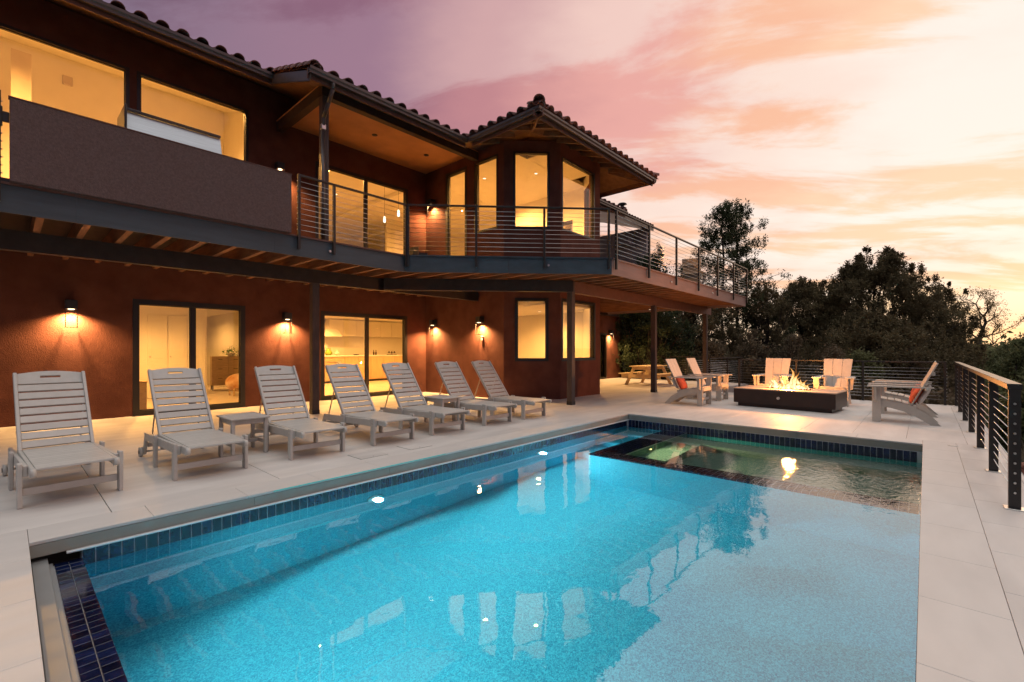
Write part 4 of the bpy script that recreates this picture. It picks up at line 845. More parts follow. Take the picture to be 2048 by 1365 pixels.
for r in range(3):
    for c in (-0.22, 0.22):
        d = obj('drawer', bx(c - 0.205, c + 0.205, -0.022, -0.001, 0.19 + r * 0.31, 0.19 + r * 0.31 + 0.29, 0.004), drm, dr)
        obj('handle', bx(c - 0.06, c + 0.06, -0.045, -0.023, 0.19 + r * 0.31 + 0.2, 0.19 + r * 0.31 + 0.215), frame_m, d)
def leaves_np(C, spread, n_per, size, elong=1.0, rng=None, flat=0.0):
    """quads scattered round the centres C; returns verts, faces"""
    rng = rng or np.random.default_rng(1); C = np.repeat(np.asarray(C, float), n_per, axis=0); n = len(C)
    sp = np.repeat(np.asarray(spread, float).reshape(-1, 1) if np.ndim(spread) else np.full((n // n_per, 1), spread), n_per, axis=0)
    off = rng.normal(size=(n, 3)) * 0.46 * sp; off[:, 2] *= np.where(sp[:, 0] < 0.2, 1.7, 1.0) * (1 - flat)
    P = C + off; a = rng.normal(size=(n, 3)); a += off / (sp + 1e-6) * 0.8; a /= np.linalg.norm(a, axis=1, keepdims=True)
    b = np.cross(a, rng.normal(size=(n, 3))); b /= np.linalg.norm(b, axis=1, keepdims=True)
    s = size * (0.6 + 0.8 * rng.random((n, 1))); a = a * s * elong; b = b * s * 0.5
    V = np.stack([P - a * 0.5, P + b * 0.5, P + a * 0.5, P - b * 0.5], axis=1).reshape(-1, 3)
    return V
def leafmesh(name, V, mat, parent, loc=(0, 0, 0)):
    n = len(V) // 4; me = bpy.data.meshes.new(name); me.vertices.add(len(V)); me.vertices.foreach_set('co', V.astype(np.float32).ravel())
    me.loops.add(4 * n); me.loops.foreach_set('vertex_index', np.arange(4 * n, dtype=np.int32)); me.polygons.add(n)
    me.polygons.foreach_set('loop_start', np.arange(0, 4 * n, 4, dtype=np.int32)); me.polygons.foreach_set('loop_total', np.full(n, 4, dtype=np.int32))
    me.update(calc_edges=True); me.materials.append(mat)
    return link(name, me, parent, loc)
pp_ = thing('potted_plant', 'small leafy potted plant standing on the bedroom dresser', 'potted plant', (5.12, 17.45, 1.15))
bm = bmesh.new(); lathe(bm, [(0.09, 0), (0.12, 0.12), (0.10, 0.12)], 16); obj('pot', bm, white_in, pp_)
leafmesh('foliage', leaves_np([(0, 0, 0.18), (0.1, 0, 0.17), (-0.1, 0.05, 0.17)], 0.14, 40, 0.07), leaf_house, pp_)
be = thing('fur_bench', 'bench draped with a white and brown fur throw inside the bedroom', 'bench', (4.62, 15.0, 0.03))
fur = M('fur throw', (0.72, 0.62, 0.50), 1.0, col2=(0.38, 0.17, 0.06), scale=2.6, bump=0.8, bscale=60)
bm = bmesh.new(); bmesh.ops.create_uvsphere(bm, u_segments=20, v_segments=12, radius=1.0)
for v in bm.verts: v.co = Vector((v.co.x * 0.36, v.co.y * 0.36, 0.36 + v.co.z * 0.28 * (1 if v.co.z > 0 else 0.9))) * (1 + 0.06 * mnoise.noise(v.co * 3))
for f in bm.faces: f.smooth = True
obj('fur_throw', bm, fur, be)
for x in (-0.2, 0.2):
    for y in (-0.2, 0.2): obj('leg', bx(x - 0.02, x + 0.02, y - 0.02, y + 0.02, 0, 0.22), drm, be)
nb = thing('wooden_box', 'low wooden box on the floor at the left edge of the bedroom door', 'box', (1.95, 12.75, 0.03))
obj('body', bx(-0.14, 0.14, 0, 0.3, 0.0, 0.62, 0.005), drm, nb); obj('lid', bx(-0.15, 0.15, -0.01, 0.31, 0.621, 0.645, 0.004), drm, nb)
# kitchenette: cabinets, worktop, hood, tap, bottles, vases, tray, small appliances
kt = thing('kitchen_counter', 'pale wooden kitchen base cabinets with a white worktop inside the right hand room', 'kitchen counter', (10.3, 17.6, 0.03))
cab = M('cabinet wood', (0.56, 0.36, 0.20), 0.55, var=0.08, scale=10, stretch=(1, 1, 0.2))
obj('carcass', bx(-2.2, 2.6, 0.02, 0.66, 0.08, 1.06), cab, kt); obj('worktop', bx(-2.24, 2.62, -0.02, 0.68, 1.061, 1.11, 0.004), white_in, kt)
for k in range(8): obj('cabinet_door', bx(-2.18 + k * 0.59, -2.18 + k * 0.59 + 0.575, 0.0, 0.019, 0.10, 1.04, 0.003), cab, kt)
obj('plinth', bx(-2.2, 2.6, 0.08, 0.6, 0.0, 0.079), frame_m, kt)
uc = thing('wall_cupboards', 'row of pale upper cupboards on the kitchen wall', 'cupboards', (10.3, 18.2, 1.95))
for k in range(7): obj('cupboard', bx(-1.35 + k * 0.59, -1.35 + k * 0.59 + 0.58, 0.0, 0.36, 0.0, 0.68, 0.004), white_in, uc)
obj('kitchen_back_wall', bx(5.46, 13.29, 18.6, 18.75, 0.03, 2.655), white_in, house)
hd = thing('range_hood', 'pyramid shaped white range hood above the kitchen counter', 'range hood', (9.05, 18.3, 1.92))
bm = bmesh.new(); A = [bm.verts.new(p) for p in ((-0.38, -0.25, 0), (0.38, -0.25, 0), (0.38, 0.28, 0), (-0.38, 0.28, 0), (-0.08, 0.08, 0.68), (0.08, 0.08, 0.68), (0.08, 0.28, 0.68), (-0.08, 0.28, 0.68))]
for f in ((0, 3, 2, 1), (4, 5, 6, 7), (0, 1, 5, 4), (1, 2, 6, 5), (2, 3, 7, 6), (3, 0, 4, 7)): bm.faces.new([A[i] for i in f])
obj('hood', bm, white_in, hd)
dw = thing('dishwasher', 'small steel fronted dishwasher under the worktop with a cloth over its handle', 'dishwasher', (8.75, 17.58, 0.14))
obj('front', bx(-0.3, 0.3, -0.005, 0.018, 0, 0.86, 0.006), drm, dw); bm = bmesh.new(); tube(bm, (-0.25, -0.04, 0.74), (0.25, -0.04, 0.74), 0.012, 8); obj('handle', bm, steel, dw)
tw = thing('tea_towel', 'small white and black patterned tea towel hanging on the dishwasher handle', 'tea towel', (9.0, 17.53, 0.62))
obj('cloth', bx(-0.1, 0.1, -0.02, -0.008, 0.0, 0.28, 0.004), M('patterned cloth', (0.75, 0.72, 0.66), 0.9, col2=(0.05, 0.05, 0.05), scale=12), tw)
ta = thing('kitchen_tap', 'tall arched kitchen tap on the worktop', 'tap', (10.45, 17.95, 1.141))
bm = bmesh.new(); pr_ = [Vector((0, 0, 0)), Vector((0, 0, 0.32))] + [Vector((0, -0.11 + 0.11 * math.cos(a), 0.32 + 0.11 * math.sin(a))) for a in [k * math.pi / 8 for k in range(1, 9)]] + [Vector((0, -0.22, 0.22))]
for a, b in zip(pr_, pr_[1:]): tube(bm, a, b, 0.014, 8)
obj('spout', bm, steel, ta); obj('lever', bx(0.02, 0.10, -0.01, 0.01, 0.05, 0.065), steel, ta)
gv = M('green glaze', (0.32, 0.40, 0.06), 0.25, var=0.2, scale=8); dk = M('dark glass bottle', (0.04, 0.02, 0.01), 0.2)
def vase(nm, lb, ct, x, y, prof, m, z=1.141):
    t = thing(nm, lb, ct, (x, y, z)); bm = bmesh.new(); lathe(bm, prof, 16); obj('body', bm, m, t)
    bm = bmesh.new(); r = prof[-1][0]; lathe(bm, [(r + 0.006, prof[-1][1]), (r + 0.006, prof[-1][1] + 0.012), (r, prof[-1][1] + 0.013)], 14); obj('rim', bm, m, t); return t
vase('glass_jar', 'round green glass jar at the left end of the worktop', 'jar', 8.75, 17.9, [(0.08, 0), (0.14, 0.06), (0.14, 0.13), (0.07, 0.22), (0.08, 0.28)], gv)
vase('vase', 'small round white vase beside the green jar', 'vase', 9.1, 17.9, [(0.05, 0), (0.10, 0.06), (0.09, 0.12), (0.03, 0.16), (0.03, 0.20)], white_in)
vase('soap_bottle', 'dark bottle right of the kitchen tap, the left one of two', 'bottle', 10.82, 17.95, [(0.035, 0), (0.035, 0.13), (0.015, 0.16), (0.015, 0.21)], dk)
vase('soap_bottle', 'dark bottle right of the kitchen tap, the right one of two', 'bottle', 10.93, 17.95, [(0.035, 0), (0.035, 0.12), (0.015, 0.15), (0.015, 0.20)], dk)
vase('bowl', 'shallow dark dish on the worktop left of the door stile', 'dish', 9.9, 17.8, [(0.05, 0), (0.13, 0.03)], dk)
tr = thing('wine_rack', 'low dark rack with three knobs on the worktop', 'rack', (11.7, 17.9, 1.141))
obj('tray', bx(-0.22, 0.22, -0.06, 0.06, 0, 0.03), dk, tr)
for x in (-0.14, 0, 0.14):
    bm = bmesh.new(); lathe(bm, [(0.045, 0.10), (0.03, 0.14), (0.01, 0.17)], 10, (x, 0, 0)); obj('cup', bm, dk, tr)
obj('bar', bx(-0.2, 0.2, -0.02, 0.02, 0.085, 0.1), dk, tr); obj('upright', bx(-0.01, 0.01, -0.01, 0.01, 0.03, 0.085), dk, tr)
# upstairs: leaning picture frame, armchairs
pf = thing('picture_frame', 'large thin black picture frame leaning on the living room wall', 'picture frame', tuple(at(758, 18.8, 3.39 + 0.75)), TH - R(90))
for (a, b, c, d) in ((-0.48, 0.48, 0.95, 0.98), (-0.48, 0.48, -0.7, -0.67), (-0.51, -0.48, -0.7, 0.98), (0.48, 0.51, -0.7, 0.98)): obj('frame_bar', bx(a, b, -0.015, 0.015, c, d), frame_m, pf)
obj('picture', bx(-0.479, 0.479, 0.0, 0.012, -0.669, 0.949), white_in, pf)
for (px, Y, lb) in ((738, 16.5, 'tan lounge chair upstairs seen low in the sliding door, the left one'), (792, 16.0, 'tan lounge chair upstairs next to the right door jamb')):
    p = at(px, Y, 3.39); t = thing('armchair', lb, 'armchair', tuple(p), R(30), 'tan lounge chairs upstairs')
    obj('seat', bx(-0.32, 0.32, -0.3, 0.3, 0.25, 0.45, 0.03), drm, t); bm = bmesh.new(); bar(bm, (0, 0.28, 0.45), (0, 0.45, 1.12), 0.62, 0.10, bev=0.02); obj('backrest', bm, drm, t)
    for x in (-0.26, 0.26):
        for y in (-0.24, 0.24): obj('leg', bx(x - 0.02, x + 0.02, y - 0.02, y + 0.02, 0, 0.25), frame_m, t)
# ================================================================== POOLSIDE FURNITURE
def arched_board(w, h0, h1, t, slot=None):
    """board w wide, h0 high at the ends and h1 in the middle, with a rounded hand slot; drawn in x-z, thickness along y"""
    n = 14; xs_ = [(-w / 2 + w * i / n) for i in range(n + 1)]; arch = lambda x: h0 + (h1 - h0) * math.cos(math.pi * x / w) ** 0.9
    cells = []; sw, sz0, sz1 = slot; 
    for a, b in zip(xs_, xs_[1:]):
        if -sw < (a + b) / 2 < sw: cells += [[(a, 0), (b, 0), (b, sz0), (a, sz0)], [(a, sz1), (b, sz1), (b, arch(b)), (a, arch(a))]]
        elif a >= sw - w / n and a < sw + w / n or b <= -sw + w / n and b > -sw - w / n:
            cells += [[(a, 0), (b, 0), (b, sz0), (a, sz0)], [(a, sz0), (b, sz0), (b, sz1), (a, sz1)], [(a, sz1), (b, sz1), (b, arch(b)), (a, arch(a))]]
        else: cells.append([(a, 0), (b, 0), (b, sz0), (b, sz1), (b, arch(b)), (a, arch(a)), (a, sz1), (a, sz0)])
    return slab(cells, lambda x, z: (x, 0, z), (0, t, 0))
BA = math.atan2(0.76, 0.58)
def bk(s, off=0.0):   # point on the backrest plane, s metres up from the hinge
    return (0.93 + math.cos(BA) * s - math.sin(BA) * off, 0.36 + math.sin(BA) * s + math.cos(BA) * off)
def make_lounger():
    t = thing('sun_lounger', 'x', 'sun lounger', group='grey slatted sun loungers in a row by the pool')
    sl_me = mesh_from_bm(bx(-0.256, 0.256, -0.046, 0.046, -0.011, 0.011, 0.003), 'seat_slat', lumber)
    for k in range(12): link('seat_slat', sl_me, t, (0, -0.17 + k * 0.0975, 0.350))
    for x in (-0.272, 0.272):
        obj('seat_rail', bx(x - 0.0155, x + 0.0155, -0.20, 1.02, 0.285, 0.358, 0.005), lumber, t)
        bm = bmesh.new(); tube(bm, (x - 0.02, -0.20, 0.322), (x + 0.02, -0.20, 0.322), 0.038, 14); obj('end_cap', bm, lumber, t)
        sx_ = 1 if x > 0 else -1; xo = x + sx_ * 0.032
        bm = bmesh.new(); bar(bm, (xo, -0.03, 0.315), (xo, 1.50, 0.270), 0.032, 0.095, bev=0.004); obj('side_rail', bm, lumber, t)
        for y, h in ((0.0, 0.385), (0.84, 0.368)):
            obj('leg', bx(*sorted((xo + sx_ * 0.0165, xo + sx_ * 0.050)), y - 0.045, y + 0.045, 0.0, h, 0.005), lumber, t)
            for dz in (0.05, 0.10):
                bm = bmesh.new(); tube(bm, (xo + sx_ * 0.0495, y, h - dz), (xo + sx_ * 0.053, y, h - dz), 0.007, 8); obj('screw', bm, steel, t)
        bm = bmesh.new(); bar(bm, (xo, 1.46, 0.29), (xo, 1.60, 0.045), 0.030, 0.07, up=(1, 0, 0) if False else (0, 0, 1), bev=0.004); obj('rear_leg', bm, lumber, t)
        bm = bmesh.new(); tube(bm, (xo + sx_ * 0.018, 1.61, 0.062), (xo + sx_ * 0.05, 1.61, 0.062), 0.062, 20); wh = obj('wheel', bm, lumber, t)
        bm = bmesh.new(); tube(bm, (xo + sx_ * 0.05, 1.61, 0.062), (xo + sx_ * 0.058, 1.61, 0.062), 0.025, 12); obj('hub', bm, grey_plastic, wh)
        bm = bmesh.new(); bar(bm, (x, *bk(-0.02, -0.004)), (x, *bk(0.945, -0.004)), 0.030, 0.052, bev=0.005); obj('back_stile', bm, lumber, t)
        bm = bmesh.new(); bar(bm, (x * 0.9, *bk(0.52, -0.03)), (x * 0.9, 1.47, 0.30), 0.012, 0.022); obj('prop_bar', bm, steel, t)
    obj('front_stretcher', bx(-0.319, 0.319, -0.012, 0.014, 0.10, 0.165, 0.004), lumber, t)
    obj('middle_stretcher', bx(-0.287, 0.287, 0.828, 0.854, 0.20, 0.265, 0.004), lumber, t)
    obj('rear_stretcher', bx(-0.285, 0.285, 1.50, 1.525, 0.13, 0.19, 0.004), lumber, t)
    bm = bmesh.new(); tube(bm, (-0.3, 1.61, 0.062), (0.3, 1.61, 0.062), 0.012, 8); obj('axle', bm, steel, t)
    b_me = mesh_from_bm(bx(-0.257, 0.257, -0.011, 0.011, 0.0, 0.079, 0.003), 'back_slat', lumber)
    for k in range(8):
        y, z = bk(0.015 + k * 0.0985); link('back_slat', b_me, t, (0, y, z), (BA - R(90), 0, 0))
    y, z = bk(0.805); bm = arched_board(0.57, 0.125, 0.165, 0.022, (0.085, 0.075, 0.105)); obj('headboard', bm, lumber, t, (0, y + 0.011, z), (BA - R(90), 0, 0))
    return t
lounger0 = make_lounger()
LL = [(0.08, 5.83, 3.0, 'slatted sun lounger nearest the camera at the left edge of the row'), (1.19, 5.85, 1.0, 'slatted sun lounger in front of the bedroom sliding door'),
      (2.38, 5.86, -1.5, 'slatted sun lounger just right of the near side table'), (3.52, 5.86, 1.0, 'slatted sun lounger directly right of the lower wall post'),
      (4.58, 5.88, 0.5, 'slatted sun lounger left of the far side table, in front of the kitchen door'), (5.79, 5.90, -0.5, 'slatted sun lounger partly behind the far side table'), (6.84, 5.89, 1.5, 'slatted sun lounger farthest from the camera in the row')]
for i, (u, v, a, lb) in enumerate(LL):
    if i == 0: o = lounger0; o.location = (u + 0.335, v, 0); o.rotation_euler = (0, 0, R(a))
    else: o = dup(lounger0, (u + 0.335, v, 0), R(a))
    o['label'] = lb
def make_table():
    t = thing('side_table', 'x', 'side table', group='slatted side tables between the loungers')
    for k in range(5):
        a = -0.30 + k * 0.121; obj('top_slat', bx(-0.235, 0.235, a, a + 0.115, 0.465, 0.488, 0.005), lumber, t)
    for x in (-0.195, 0.195):
        for y in (-0.235, 0.235): obj('leg', bx(x - 0.02, x + 0.02, y - 0.028, y + 0.028, 0, 0.464, 0.004), lumber, t)
        obj('side_apron', bx(x - 0.012, x + 0.012, -0.206, 0.206, 0.40, 0.463, 0.003), lumber, t)
        obj('low_stretcher', bx(x - 0.012, x + 0.012, -0.206, 0.206, 0.12, 0.165, 0.003), lumber, t)
    for y in (-0.235, 0.235): obj('end_apron', bx(-0.174, 0.174, y - 0.012, y + 0.012, 0.40, 0.4635, 0.003), lumber, t)
    obj('cross_stretcher', bx(-0.182, 0.182, -0.015, 0.015, 0.121, 0.164, 0.003), lumber, t)
    return t
t0 = make_table(); t0.location = (2.14, 6.80, 0); t0['label'] = 'slatted side table between the second and third lounger, nearer the camera'
t1 = dup(t0, (5.53, 6.78, 0), R(1)); t1['label'] = 'slatted side table farther from the camera, beside the lounger at the kitchen door'
# ---- adirondack chairs: local +y is the way the chair faces
def make_adirondack():
    t = thing('adirondack_chair', 'x', 'garden chair', group='modern wooden armchairs round the fire table')
    m = lumber2
    for sx_ in (-1, 1):
        x = sx_ * 0.265
        prof = [(0.45, 0.435), (0.10, 0.385), (-0.10, 0.335), (-0.30, 0.205), (-0.50, 0.0), (-0.36, 0.0), (-0.22, 0.10), (0.0, 0.215), (0.20, 0.275), (0.45, 0.30)]
        bm = poly_prism(prof, lambda y, z: (x - 0.014, y, z), (0.028, 0, 0)); bmesh.ops.triangulate(bm, faces=[f for f in bm.faces if len(f.verts) > 4]); obj('side_stringer', bm, m, t)
        xl = sx_ * 0.296
        obj('front_leg', bx(xl - 0.015, xl + 0.015, 0.345, 0.475, 0.0, 0.668, 0.004), m, t)
        bm = poly_prism([(0.0, 0.667), (0.10, 0.667), (0.085, 0.42), (0.0, 0.38)], lambda a, z: (xl + sx_ * (0.016 + a), 0.41, z), (0, 0.028, 0)); obj('arm_bracket', bm, m, t)
        bm = poly_prism([(0.235, 0.545), (0.42, 0.545), (0.435, 0.50), (0.40, -0.10), (0.345, -0.40), (0.285, -0.40), (0.245, 0.0)], lambda a, y: (sx_ * a, y, 0.669), (0, 0, 0.024)); bmesh.ops.triangulate(bm, faces=[f for f in bm.faces if len(f.verts) > 4]); obj('armrest', bm, m, t)
    def seatz(y): return 0.452 - (0.45 - y) * 0.145 if y > 0.1 else 0.401 - (0.1 - y) * 0.28
    ys_ = [0.405, 0.30, 0.195, 0.09, -0.015]
    for y in ys_:
        s = math.atan2(seatz(y + 0.05) - seatz(y - 0.05), 0.1); obj('seat_slat', bx(-0.283, 0.283, -0.048, 0.048, -0.011, 0.011, 0.003), m, t, (0, y, seatz(y) + 0.002), (s, 0, 0))
    obj('front_apron', bx(-0.25, 0.25, 0.452, 0.476, 0.36, 0.44, 0.004), m, t); obj('front_stretcher', bx(-0.28, 0.28, 0.40, 0.425, 0.13, 0.19, 0.004), m, t)
    p0 = Vector((0, -0.075, 0.30)); p1 = Vector((0, -0.455, 1.13)); d = (p1 - p0)
    for k in (-1, 0, 1):
        wb, wt = 0.168, 0.202; xb, xt = k * 0.173, k * 0.207
        A = Vector((xb, p0.y, p0.z)); B = Vector((xt, p1.y, p1.z)); nrm_ = d.cross(Vector((1, 0, 0))).normalized() * 0.011
        bm = bmesh.new(); vs = []
        for s in (-1, 1):
            for (c, w_) in ((A, wb), (B, wt)):
                for e in (-1, 1): vs.append(bm.verts.new(c + Vector((e * w_ / 2, 0, 0)) + nrm_ * s))
        for f in ((0, 1, 3, 2), (4, 6, 7, 5), (0, 2, 6, 4), (1, 5, 7, 3), (2, 3, 7, 6), (0, 4, 5, 1)): bm.faces.new([vs[i] for i in f])
        bmesh.ops.recalc_face_normals(bm, faces=bm.faces); bmesh.ops.bevel(bm, geom=list(bm.edges), offset=0.003, segments=1, affect='EDGES'); obj('back_plank', bm, m, t)
    obj('back_batten', bx(-0.27, 0.27, -0.385, -0.335, 0.90, 0.96, 0.005), m, t, (0, -0.035, 0)); obj('arm_support', bx(-0.37, 0.37, -0.335, -0.275, 0.625, 0.668, 0.005), m, t)
    obj('lower_batten', bx(-0.28, 0.28, -0.17, -0.115, 0.31, 0.36, 0.005), m, t)
    return t
ad0 = make_adirondack()
AD = [(11.60, 4.47, R(180), 'modern wooden garden chair nearest the picnic table, holding a red pillow'), (13.10, 4.52, R(180), 'modern wooden garden chair left of the fire table, farther one with an empty seat'),
      (14.02, 3.05, R(90), 'modern wooden garden chair behind the left half of the flames'), (14.02, 1.68, R(90), 'modern wooden garden chair behind the fire table, right of the flames'),
      (11.47, 0.30, R(3), 'modern wooden garden chair side on at the right rear of the pool, nearer one'), (12.90, 0.30, R(-1), 'modern wooden garden chair side on, half hidden behind its nearer twin')]
for i, (x, y, a, lb) in enumerate(AD):
    if i == 0: o = ad0; o.location = (x, y, 0); o.rotation_euler = (0, 0, a)
    else: o = dup(ad0, (x, y, 0), a)
    o['label'] = lb
def pillow(x, y, z, rot, m, label, w=0.46, h=0.36, th=0.14):
    bm = bmesh.new(); bmesh.ops.create_uvsphere(bm, u_segments=24, v_segments=14, radius=1.0)
    for v in bm.verts:
        c = v.co; sq_ = lambda a: math.copysign(abs(a) ** 0.55, a); r = 1 - 0.0 * abs(c.z)
        e = max(abs(c.x), abs(c.z)); v.co = Vector((sq_(c.x) * w / 2, c.y * th / 2 * (1 - 0.25 * e), sq_(c.z) * h / 2))
        v.co += Vector((0, mnoise.noise(v.co * 9 + Vector((x, y, 0))) * 0.012, 0))
    for f in bm.faces: f.smooth = True
    o = obj('pillow', bm, m, None, (x, y, z), rot, smooth=True); tag(o, label, 'pillow', 'pillows on the garden chairs'); return o
pillow(11.58, 4.62, 0.52, (R(-24), 0, 0), cushion_r, 'red pillow leaning in the chair left of the fire table')
pillow(11.58, 4.745, 0.56, (R(-26), 0, 0), cushion_w, 'pale pillow tucked behind the red one in the left chair', 0.48, 0.42, 0.10)
pillow(11.47, 0.13, 0.52, (R(24), 0, R(3)), cushion_r, 'red pillow in the side on chair at the right')
pillow(11.47, 0.02, 0.54, (R(26), 0, R(3)), cushion_w, 'white pillow behind the red one in the right hand chair', 0.48, 0.40, 0.10)
pillow(12.90, 0.14, 0.52, (R(24), 0, 0), cushion_r, 'dark red pillow barely visible in the farther right hand chair')
# ---- picnic table
pt = thing('picnic_table', 'pale wooden picnic table with attached benches under the balcony', 'picnic table', (17.0, 8.1, 0))
for k in range(5): obj('top_plank', bx(-0.92, 0.92, -0.365 + k * 0.147, -0.365 + k * 0.147 + 0.14, 0.715, 0.75, 0.004), cream_wood, pt)
for s in (-1, 1):
    for k in (0, 1): obj('bench_plank', bx(-0.92, 0.92, s * 0.68 - 0.14 + k * 0.145, s * 0.68 - 0.14 + k * 0.145 + 0.138, 0.425, 0.46, 0.004), cream_wood, pt)
    x = s * 0.66
    obj('cross_beam', bx(x - 0.058, x - 0.022, -0.80, 0.80, 0.285, 0.424, 0.004), cream_wood, pt); obj('top_bearer', bx(x - 0.058, x - 0.022, -0.34, 0.34, 0.60, 0.714, 0.004), cream_wood, pt)
    for e in (-1, 1):
        bm = bmesh.new(); slab([[(e * 0.20, 0.713), (e * 0.33, 0.713), (e * 0.68, 0.0), (e * 0.55, 0.0)]], lambda y, z: (x - 0.018, y, z), (0.036, 0, 0), bm); obj('leg', bm, cream_wood, pt)
    bm = bmesh.new(); bar(bm, (x - s * 0.02, 0, 0.36), (s * 0.12, 0, 0.71), 0.09, 0.035); obj('brace', bm, cream_wood, pt)
# ---- fire table
ft = thing('fire_table', 'long dark steel fire table with a flat rim lit by its own flames', 'fire table', (12.48, 2.42, 0), R(-5))
hw, hl = 0.53, 1.05
obj('body', bx(-hw, hw, -hl, hl, 0.085, 0.415, 0.006), firebody, ft); obj('plinth', bx(-hw + 0.07, hw - 0.07, -hl + 0.08, hl - 0.08, 0, 0.0845), firebody, ft)
bm = bmesh.new(); o_, i_, j_ = 0.0, 0.17, 0.48
for r in ((-hw - 0.004, -i_, -hl - 0.004, hl + 0.004), (i_, hw + 0.004, -hl - 0.004, hl + 0.004), (-i_, i_, -hl - 0.004, -j_), (-i_, i_, j_, hl + 0.004)): box(bm, *r, 0.416, 0.440, 0.002)
obj('table_top', bm, firetop, ft); obj('burner_tray', bx(-i_ + 0.001, i_ - 0.001, -j_ + 0.001, j_ - 0.001, 0.4155, 0.425), steel, ft)
bm = bmesh.new(); tube(bm, (-hw - 0.001, 0.05, 0.25), (-hw - 0.03, 0.05, 0.25), 0.032, 18); tube(bm, (-hw - 0.03, 0.05, 0.25), (-hw - 0.05, 0.05, 0.25), 0.018, 14); obj('gas_knob', bm, steel, ft)
bm = bmesh.new(); rng = random.Random(3)
for k in range(170):
    c = Vector((rng.uniform(-i_ + 0.02, i_ - 0.02), rng.uniform(-j_ + 0.02, j_ - 0.02), 0.432 + rng.uniform(0, 0.012))); s = rng.uniform(0.012, 0.024)
    g_ = bmesh.ops.create_icosphere(bm, subdivisions=1, radius=s)
    for v in g_['verts']: v.co = c + v.co * rng.uniform(0.75, 1.2)
lv = obj('lava_rock_bed', bm, lava, ft); lv['kind'] = 'stuff'
fm = bpy.data.materials.new('flame'); fm.use_nodes = True; n = fm.node_tree.nodes; l = fm.node_tree.links; n.remove(n['Principled BSDF'])
lw = n.new('ShaderNodeLayerWeight'); lw.inputs[0].default_value = 0.35; t = n.new('ShaderNodeTexCoord'); sz = n.new('ShaderNodeSeparateXYZ'); l.new(t.outputs['Object'], sz.inputs[0])
hz = n.new('ShaderNodeMapRange'); l.new(sz.outputs[2], hz.inputs[0]); hz.inputs[1].default_value = 0.0; hz.inputs[2].default_value = 0.42
nn = n.new('ShaderNodeTexNoise'); nn.inputs['Scale'].default_value = 9; nn.inputs['Detail'].default_value = 3; mpn = n.new('ShaderNodeMapping'); mpn.inputs['Scale'].default_value = (1, 1, 0.5); l.new(t.outputs['Object'], mpn.inputs[0]); l.new(mpn.outputs[0], nn.inputs['Vector'])
f1 = mathn(n, l, 'ADD', mathn(n, l, 'MULTIPLY', lw.outputs['Facing'], 0.95), mathn(n, l, 'MULTIPLY', hz.outputs[0], 0.35))
f1 = mathn(n, l, 'ADD', f1, mathn(n, l, 'MULTIPLY', mathn(n, l, 'SUBTRACT', nn.outputs['Fac'], 0.5), 0.9), True)
colr = rampn(n, l, f1, [(0.0, (1.0, 0.80, 0.48)), (0.30, (1.0, 0.55, 0.17)), (0.65, (1.0, 0.30, 0.035)), (1.0, (0.8, 0.10, 0.01))], 'LINEAR')
em = n.new('ShaderNodeEmission'); l.new(colr, em.inputs[0]); sr = rampn(n, l, f1, [(0.0, (1, 1, 1)), (0.6, (0.4, 0.4, 0.4)), (1.0, (0.12, 0.12, 0.12))], 'LINEAR'); st_ = mathn(n, l, 'MULTIPLY', sr, 1.9); l.new(st_, em.inputs[1])
tp = n.new('ShaderNodeBsdfTransparent'); al = rampn(n, l, f1, [(0.0, (1, 1, 1)), (0.55, (0.85, 0.85, 0.85)), (0.95, (0, 0, 0))], 'LINEAR'); mx = n.new('ShaderNodeMixShader'); l.new(al, mx.inputs[0]); l.new(tp.outputs[0], mx.inputs[1]); l.new(em.outputs[0], mx.inputs[2]); l.new(mx.outputs[0], n['Material Output'].inputs[0])
fr = thing('fire', 'bright orange flames burning from the middle of the fire table', 'fire', (12.48, 2.42, 0.435), R(-5))
def tongue(y, x, h, w, seed, lean=0.0):
    rng = random.Random(seed); n_, sg = 14, 10; bm = bmesh.new(); rings = []; ph = rng.uniform(0, 6)
    for i in range(n_):
        s = i / (n_ - 1); r = w * (math.sin(math.pi * min(1, (s * 0.85 + 0.13))) ** 0.8) * (1 - s) ** 0.55 * (1 + 0.25 * math.sin(s * 9 + ph)) + 0.0015
        ox = math.sin(s * 5.0 + ph) * 0.045 * s + rng.uniform(-1, 1) * 0.008; oy = lean * s + math.sin(s * 6.5 + ph * 1.7) * 0.05 * s + rng.uniform(-1, 1) * 0.010
        rings.append([bm.verts.new((x + ox + math.cos(2 * math.pi * k / sg) * r * 0.45, y + oy + math.sin(2 * math.pi * k / sg) * r, s * h + r * 0.3 * math.sin(3 * 2 * math.pi * k / sg + ph))) for k in range(sg)])
    for a, b in zip(rings, rings[1:]):
        for k in range(sg): bm.faces.new((a[k], a[(k + 1) % sg], b[(k + 1) % sg], b[k])).smooth = True
    return obj('flame', bm, fm, fr)
FLM = [(0.40, 0.0, 0.16, 0.030), (0.34, 0.03, 0.22, 0.045), (0.28, -0.03, 0.28, 0.055), (0.22, 0.02, 0.20, 0.05), (0.17, 0.0, 0.17, 0.045), (0.10, -0.02, 0.31, 0.05), (0.05, 0.03, 0.22, 0.055), (0.0, 0.0, 0.19, 0.05),
       (-0.07, 0.02, 0.46, 0.06), (-0.13, -0.02, 0.36, 0.06), (-0.19, 0.03, 0.26, 0.06), (-0.25, 0.0, 0.22, 0.055), (-0.31, -0.02, 0.17, 0.05), (-0.36, 0.02, 0.21, 0.035), (-0.41, 0.0, 0.14, 0.03), (0.24, -0.04, 0.12, 0.05), (-0.02, -0.04, 0.14, 0.06), (-0.22, -0.05, 0.15, 0.06)]
